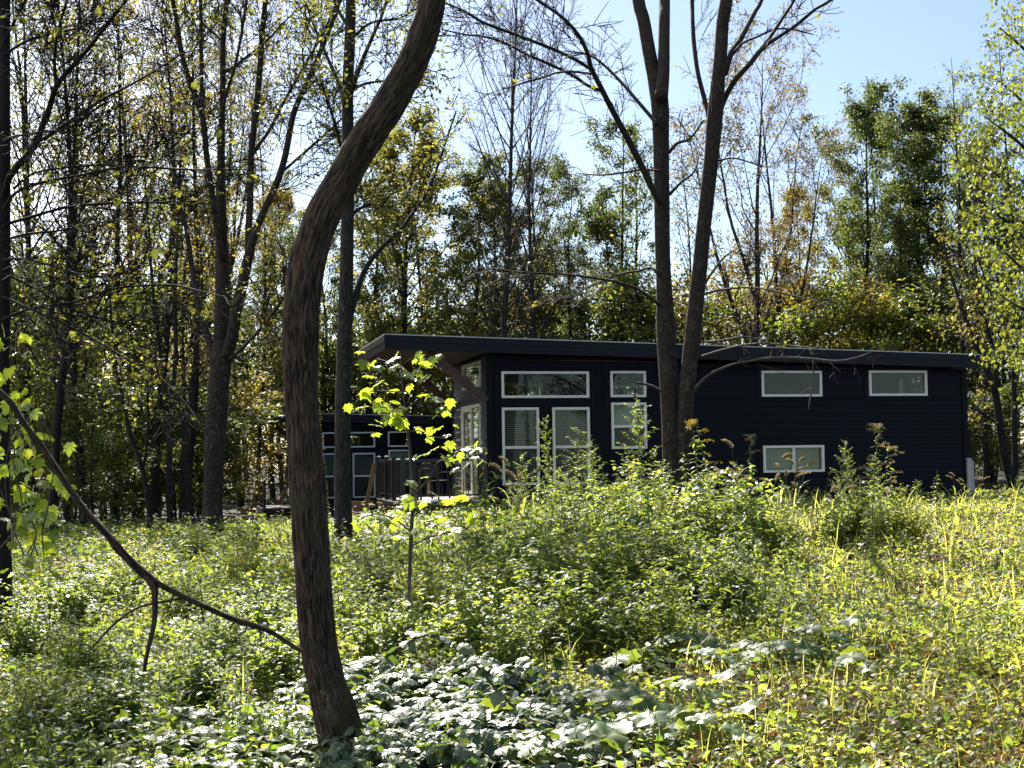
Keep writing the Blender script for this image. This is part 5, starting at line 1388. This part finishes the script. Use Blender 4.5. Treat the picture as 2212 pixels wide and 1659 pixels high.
BRAM = [(790, 1345, 8.4, 'bramble just right of the curved trunk, at the back of the pale-leaved patch', .85), (890, 1325, 8.5, 'bramble at the foot of the lobed sapling, top of the pale-leaved patch', .9), (985, 1345, 8.2, 'bramble at the right top of the pale-leaved patch', .85),
    (835, 1400, 7.6, 'bramble in the middle of the pale-leaved patch, right of the curved trunk', .85), (935, 1395, 7.6, 'bramble in the middle of the pale-leaved patch under the cane', .9), (1040, 1420, 7.5, 'bramble in the middle right of the pale-leaved patch', .85), (1130, 1450, 7.4, 'bramble under the arching cane on the right of the patch', .8),
    (900, 1480, 6.9, 'bramble low in the pale-leaved patch near the trunk foot', .8), (1000, 1490, 6.9, 'bramble low in the pale-leaved patch, centre bottom', .85), (1110, 1510, 6.9, 'bramble low in the patch under the right half of the cane', .8), (1210, 1510, 7.1, 'bramble at the right end of the pale-leaved patch', .75),
    (500, 1490, 7.3, 'bramble left of the curved trunk foot', .8), (585, 1470, 7.4, 'bramble nearest the curved trunk on its left', .75), (420, 1560, 6.4, 'bramble near the bottom left below the hanging twig', .75), (540, 1570, 6.3, 'bramble at the bottom between hanging twig and trunk foot', .75),
    (980, 1585, 6.1, 'dark bramble at the bottom centre', .7), (885, 1440, 6.5, 'bramble spray beside the right of the curved trunk foot', .6), (330, 1600, 6.0, 'bramble at the bottom, leftmost of the pale-leaved ones', .7)]
for k, (px, py, Y, lab, sc) in enumerate(BRAM):
    pr = BR[k % 3]; o = pr if pr not in USED else copy_tree(pr); USED.add(pr)
    p = at(px, py, Y); gz = float(ground_z(p[0], Y)); zs = max(.6, min(1.25, (p[2] - gz) / .52))
    o.location = (p[0], Y, gz); o.scale = (sc, sc, zs); o.rotation_euler = (0, 0, k * 1.7)
    tag(o, lab, 'bramble', 'pale-leaved brambles in the foreground')
# long arching cane over the bramble patch
b = MB(); rng = np.random.default_rng(31)
q, w = traced(b, [(735, 1435, 4), (800, 1440, 5), (870, 1395, 5), (925, 1372, 5), (985, 1400, 5), (1040, 1450, 6), (1080, 1500, 6), (1130, 1545, 6), (1180, 1590, 6), (1230, 1640, 6)], 6.8, -.5, 7, .05)
root = tree_root('bramble_cane', q[-1])
local(b, root).build('stem', MAT['bark_twig'], root)
a, r_, t = frames_along(rng, q, 34, .05, .95, -.3, .3)
lm = MB(); lm.scatter(SERR, a + np.array([0, 0, .02]), r_, rng.uniform(.07, .11, 34)); local(lm, root).build('foliage', MAT['leaf_bramble'], root)
tag(root, 'long brown cane arching over the pale-leaved bramble patch', 'cane')

# broad-leaved plants near the ground
def make_broad(seed, nleaf=8, s0=.24):
    rng = np.random.default_rng(seed); root = empty('broad_leaf_plant')
    st, lf = MB(), MB()
    for i in range(nleaf):
        az = i * 2.4 + rng.uniform(-.4, .4); r = rng.uniform(.08, .34); h = rng.uniform(.16, .36); p = np.array([cos(az) * r, sin(az) * r, h])
        q = np.array([[0, 0, -.03], p * [.35, .35, .6], p]); q, w = smooth_path(q, [.005, .004, .003], .05); st.tube(q, w, 5, False)
        lf.scatter(round_leaf(seed * 20 + i), p[None], rots(np.array([az - pi / 2]), np.array([rng.normal(-.22, .16)]), np.array([rng.normal(0, .16)])), np.array([s0 * rng.uniform(.65, 1.25)]), True)
    st.build('stem', MAT['stem_green'], root); lf.build('foliage', MAT['leaf_broad'], root)
    return root
BL = [make_broad(1), make_broad(2, 7), make_broad(3, 10, .2)]
BROAD = [(1590, 1300, 'broad-leaved plant below the bushy weeds in the grass bank', 1.0), (1660, 1330, 'broad-leaved plant right of the middle of the grass bank', .9), (1790, 1400, 'largest broad leaf plant, open in the right grass', 1.25), (1700, 1420, 'broad-leaved plant just left of the largest one', 1.0),
    (1880, 1450, 'broad-leaved plant lower right of the largest one', 1.0), (1560, 1440, 'dark broad-leaved plant right of the brambles', 1.0), (1480, 1400, 'broad-leaved plant left of the dark one, beside brambles', 1.0), (1380, 1450, 'broad-leaved plant at the edge of the bramble patch', .95),
    (1520, 1520, 'broad-leaved plant below the dark one', 1.0), (1320, 1540, 'broad-leaved plant below the right end of the bramble patch', .95), (1100, 1600, 'broad-leaved plant at the bottom centre', 1.1), (1560, 1600, 'broad-leaved plant at the bottom, right of centre', .95),
    (1420, 1590, 'broad-leaved plant at the bottom between two others', .9), (1010, 1250, 'broad-leaved plant right of the lobed sapling foot', .9), (1140, 1160, 'broad-leaved plant in front of the cabin corner weeds', .9), (1240, 1640, 'broad-leaved plant cut by the bottom edge', 1.0)]
for k, (px, py, lab, sc) in enumerate(BROAD):
    pr = BL[k % 3]; o = pr if pr not in USED else copy_tree(pr); USED.add(pr)
    p = ground_hit(px, py + 30); o.location = (p[0], p[1], float(ground_z(p[0], p[1]))); o.scale = (sc * .75,) * 3; o.rotation_euler = (0, 0, k * 2.1)
    tag(o, lab, 'plant', 'broad-leaved plants on the bank')

# ------------------------------------------------------------------ ground cover nobody could count
def vnoise(x, y, f, seed):
    r = np.random.default_rng(seed); s = 0
    for k in range(5):
        a, ph = r.uniform(0, 6.28, 2); ff = f * r.uniform(.6, 1.7)
        s = s + np.sin((x * cos(a) + y * sin(a)) * ff + ph)
    return s / 5

def field(rng, n, y0, y1, pw=1.0, half=.46, extra=1.2):
    """points over the bank, denser near the viewer"""
    u = rng.uniform(0, 1, n)
    e = 1 - pw
    Y = (y0 ** e + u * (y1 ** e - y0 ** e)) ** (1 / e) if abs(e) > 1e-6 else y0 * (y1 / y0) ** u
    x = rng.uniform(-1, 1, n) * (half * Y + extra)
    d = np.stack([x - CAB[0], Y - CAB[1]], -1); uu = d @ EU[:2]; vv = d @ EV[:2]
    ok = ~((uu > -2.1) & (uu < LEN + .1) & (vv > -.1) & (vv < 4.2))
    f = far_cabin.location; d = np.stack([x - f[0], Y - f[1]], -1); uu = d @ EU[:2]; vv = d @ EV[:2]
    ok &= ~((uu > -2.1) & (uu < LEN + .1) & (vv > -.1) & (vv < 4.2))
    return x[ok], Y[ok]

rng = np.random.default_rng(100)
TOT = {}
# 1 fallen leaves
x, y = field(rng, 30000, 4.6, 30, 1.3)
lit = sm((x - 1.0 + (8.5 - y) * .3) / 2.0) * .9 + .14
k = rng.uniform(0, 1, len(x)) < lit; x, y = x[k], y[k]; n = len(x)
b = MB(); b.scatter(OVAL, np.stack([x, y, ground_z(x, y) + rng.uniform(.005, .07, n)], -1), rots(rng.uniform(0, 6.28, n), rng.normal(0, .45, n), rng.normal(0, .5, n)),
    np.stack([rng.uniform(.045, .09, n), rng.uniform(.045, .09, n), rng.uniform(.05, .3, n)], -1) * (1 + (y / 30)[:, None]))
tag(b.build('leaf_litter', MAT['leaf_litter']), 'dry brown leaves lying over the ground', 'fallen leaves', kind='stuff')

# 2 low herb leaves
def herb_patch(name, label, n, y0, y1, size, hmax, mat, shape, dens, seed, tilt=.4, pw=1.2):
    rng = np.random.default_rng(seed)
    x, y = field(rng, n, y0, y1, pw)
    k = rng.uniform(0, 1, len(x)) < dens(x, y); x, y = x[k], y[k]; n = len(x)
    h = hmax * (.55 + .45 * vnoise(x, y, 1.6, seed)) * (.5 + .5 * sm((y - 5) / 6))
    z = ground_z(x, y) + h * rng.uniform(0, 1, n) ** .7 + .01
    s = size * rng.uniform(.55, 1.4, n) * (.75 + y / 22)
    b = MB(); b.scatter(shape, np.stack([x, y, z], -1), rots(rng.uniform(0, 6.28, n), rng.normal(-.05, tilt, n), rng.normal(0, tilt, n)), s)
    tag(b.build(name, MAT[mat]), label, 'ground cover', kind='stuff')
herb_patch('low_herbs', 'small round green leaves carpeting the bank', 190000, 4.6, 36, .046, .26, 'leaf_herb', RHOMB, lambda x, y: np.clip(.5 + 1.2 * vnoise(x, y, 1.5, 4), .12, 1) * (.45 + .55 * sm((y - 7) / 5)), 41)
herb_patch('leafy_ground_cover', 'mixed broad herb leaves on the left slope', 70000, 4.8, 40, .055, .42, 'leaf_weed', OVAL, lambda x, y: sm((1.2 - x) / 3) * .8 + .15, 43, .5)

# 3 leafy weeds as upright stems
def thicket(name, label, n, y0, y1, H, mat, dens, seed, leaf=.055, shape=LANCE, nl=16, stem='stem_green'):
    rng = np.random.default_rng(seed)
    x, y = field(rng, n, y0, y1, 1.1)
    k = rng.uniform(0, 1, len(x)) < dens(x, y); x, y = x[k], y[k]; n = len(x)
    hh = H * rng.uniform(.4, 1.1, n) * np.clip(.8 + .9 * vnoise(x, y, 1.2, seed + 1), .3, 1.5); gz = ground_z(x, y)
    lean = rng.normal(0, .22, (n, 2))
    st = MB()
    SV = []
    r = .0022 + y * .00016
    tpl_t = np.array([0, .5, 1.0])
    for a in range(3):
        c = np.stack([x + lean[:, 0] * hh * tpl_t[a] ** 1.6, y + lean[:, 1] * hh * tpl_t[a] ** 1.6, gz + hh * tpl_t[a]], -1)
        for j in range(3):
            SV.append(c + np.stack([np.cos(j * 2.094) * r, np.sin(j * 2.094) * r, 0 * r], -1) * (1 - .7 * tpl_t[a]))
    SV = np.stack(SV, 1); F = [(a * 3 + j, a * 3 + (j + 1) % 3, a * 3 + 3 + (j + 1) % 3, a * 3 + 3 + j) for a in range(2) for j in range(3)]
    lp = np.array([i for f in F for i in f]); L = (lp[None] + np.arange(n)[:, None] * 9).reshape(-1)
    st.add(SV.reshape(-1, 3), L, np.full(6 * n, 4))
    o = st.build(name, MAT[stem]); tag(o, label, 'weeds', kind='stuff')
    t = rng.uniform(.12, 1.0, (n, nl)); az = (np.arange(nl) * 2.4)[None] + rng.uniform(0, 6.28, (n, 1)) + rng.normal(0, .3, (n, nl))
    P = np.stack([x[:, None] + lean[:, :1] * hh[:, None] * t ** 1.6, y[:, None] + lean[:, 1:] * hh[:, None] * t ** 1.6, gz[:, None] + hh[:, None] * t], -1).reshape(-1, 3)
    m = n * nl; s = (leaf * rng.uniform(.6, 1.3, (n, nl)) * (1.25 - .6 * t) * (.8 + y / 26)[:, None]).reshape(-1)
    lf = MB(); lf.scatter(shape, P, rots(az.reshape(-1), rng.normal(-.1, .35, m), rng.normal(0, .35, m)), s)
    lf.build('leaves', MAT[mat], o)
right_mid = lambda x, y: sm((x + 1.5) / 3) * sm((y - 8) / 5) * (.55 + .45 * vnoise(x, y, .8, 9))
left_all = lambda x, y: sm((1.0 - x) / 2.5) * (.6 + .4 * vnoise(x, y, .9, 10))
thicket('weed_thicket', 'green leafy weeds crowding the bank before the nearer cabin', 5200, 9, 29, .55, 'leaf_weed', lambda x, y: right_mid(x, y) * .9 + .05, 51)
bank = lambda x, y: np.exp(-((x - .9) / 1.6) ** 2 - ((y - 14.5) / 2.3) ** 2)
thicket('bank_thicket', 'tall leafy weeds massed on the bank below the tall windows', 9000, 10, 20, 1.1, 'leaf_weed', bank, 55, .08, LANCE, 22)
thicket('yellowing_weeds', 'yellowing weeds over the sunny slope', 4200, 10, 34, .48, 'leaf_herb', lambda x, y: .35 + .4 * vnoise(x, y, .6, 12), 52, .06)
thicket('left_weeds', 'leafy asters and weeds on the left slope', 6000, 5.2, 36, .55, 'leaf_weed', left_all, 53, .06)
thicket('low_plants', 'small upright leafy plants between the fallen leaves', 15000, 4.7, 17, .20, 'leaf_herb', lambda x, y: np.clip(.45 + .9 * vnoise(x, y, 1.7, 23), 0, 1) * (.3 + .7 * sm((x + 2) / 3)), 57, .048, OVAL, 8)
# 4 grass
def grass(name, label, n, y0, y1, H, dens, seed, mat='leaf_grass'):
    rng = np.random.default_rng(seed)
    x, y = field(rng, n, y0, y1, 1.15)
    k = rng.uniform(0, 1, len(x)) < dens(x, y); x, y = x[k], y[k]; n = len(x)
    b = MB(); g = rng.integers(0, 4, n)
    for i in range(4):
        m = g == i; mm = int(m.sum())
        s = H * rng.uniform(.4, 1.2, mm) * (.7 + y[m] / 45)
        b.scatter(BLADES[i], np.stack([x[m], y[m], ground_z(x[m], y[m])], -1), rots(rng.uniform(0, 6.28, mm), rng.normal(0, .15, mm), np.zeros(mm)), np.stack([s * (.3 + y[m] / 32), s, s], -1))
    tag(b.build(name, MAT[mat]), label, 'grass', kind='stuff')
grass('grass', 'thin green and straw-coloured grass over the sunny bank', 62000, 5, 33, .27, lambda x, y: (sm((x + 2.5) / 3.5) * .75 + .1) * (.5 + .5 * sm((y - 6) / 8)) * (.6 + .6 * vnoise(x, y, .8, 21)), 61)
grass('tall_grass', 'long arching grass blades among the weeds', 3600, 8, 30, .5, lambda x, y: (sm((x + .8) / 2.5) * .8 + .06) * (.5 + .5 * vnoise(x, y, .7, 15)), 62)
# 5 small pale asters on the left slope
rng = np.random.default_rng(71)
x, y = field(rng, 16000, 5.4, 28, 1.2)
k = rng.uniform(0, 1, len(x)) < sm((-.6 - x) / 1.6) * np.clip(vnoise(x, y, 1.3, 17) * 1.2 + .15, 0, 1); x, y = x[k], y[k]; n = len(x)
P = np.stack([x, y, ground_z(x, y) + rng.uniform(.22, .52, n)], -1)
fl = MB(); V = [(0, 0, .06)] + [(r * cos(a), r * sin(a), 0) for i in range(16) for r, a in (((1.0 if i % 2 else .45), i * pi / 8),)]
fl.scatter((V, [(0, 1 + i, 1 + (i + 1) % 16) for i in range(16)]), P, rots(rng.uniform(0, 6.28, n), rng.normal(0, .4, n), rng.normal(0, .4, n)), rng.uniform(.009, .016, n) * (1 + y / 30))
tag(fl.build('aster_flowers', MAT['petal_white']), 'tiny pale aster flowers scattered on the left slope', 'flowers', kind='stuff')
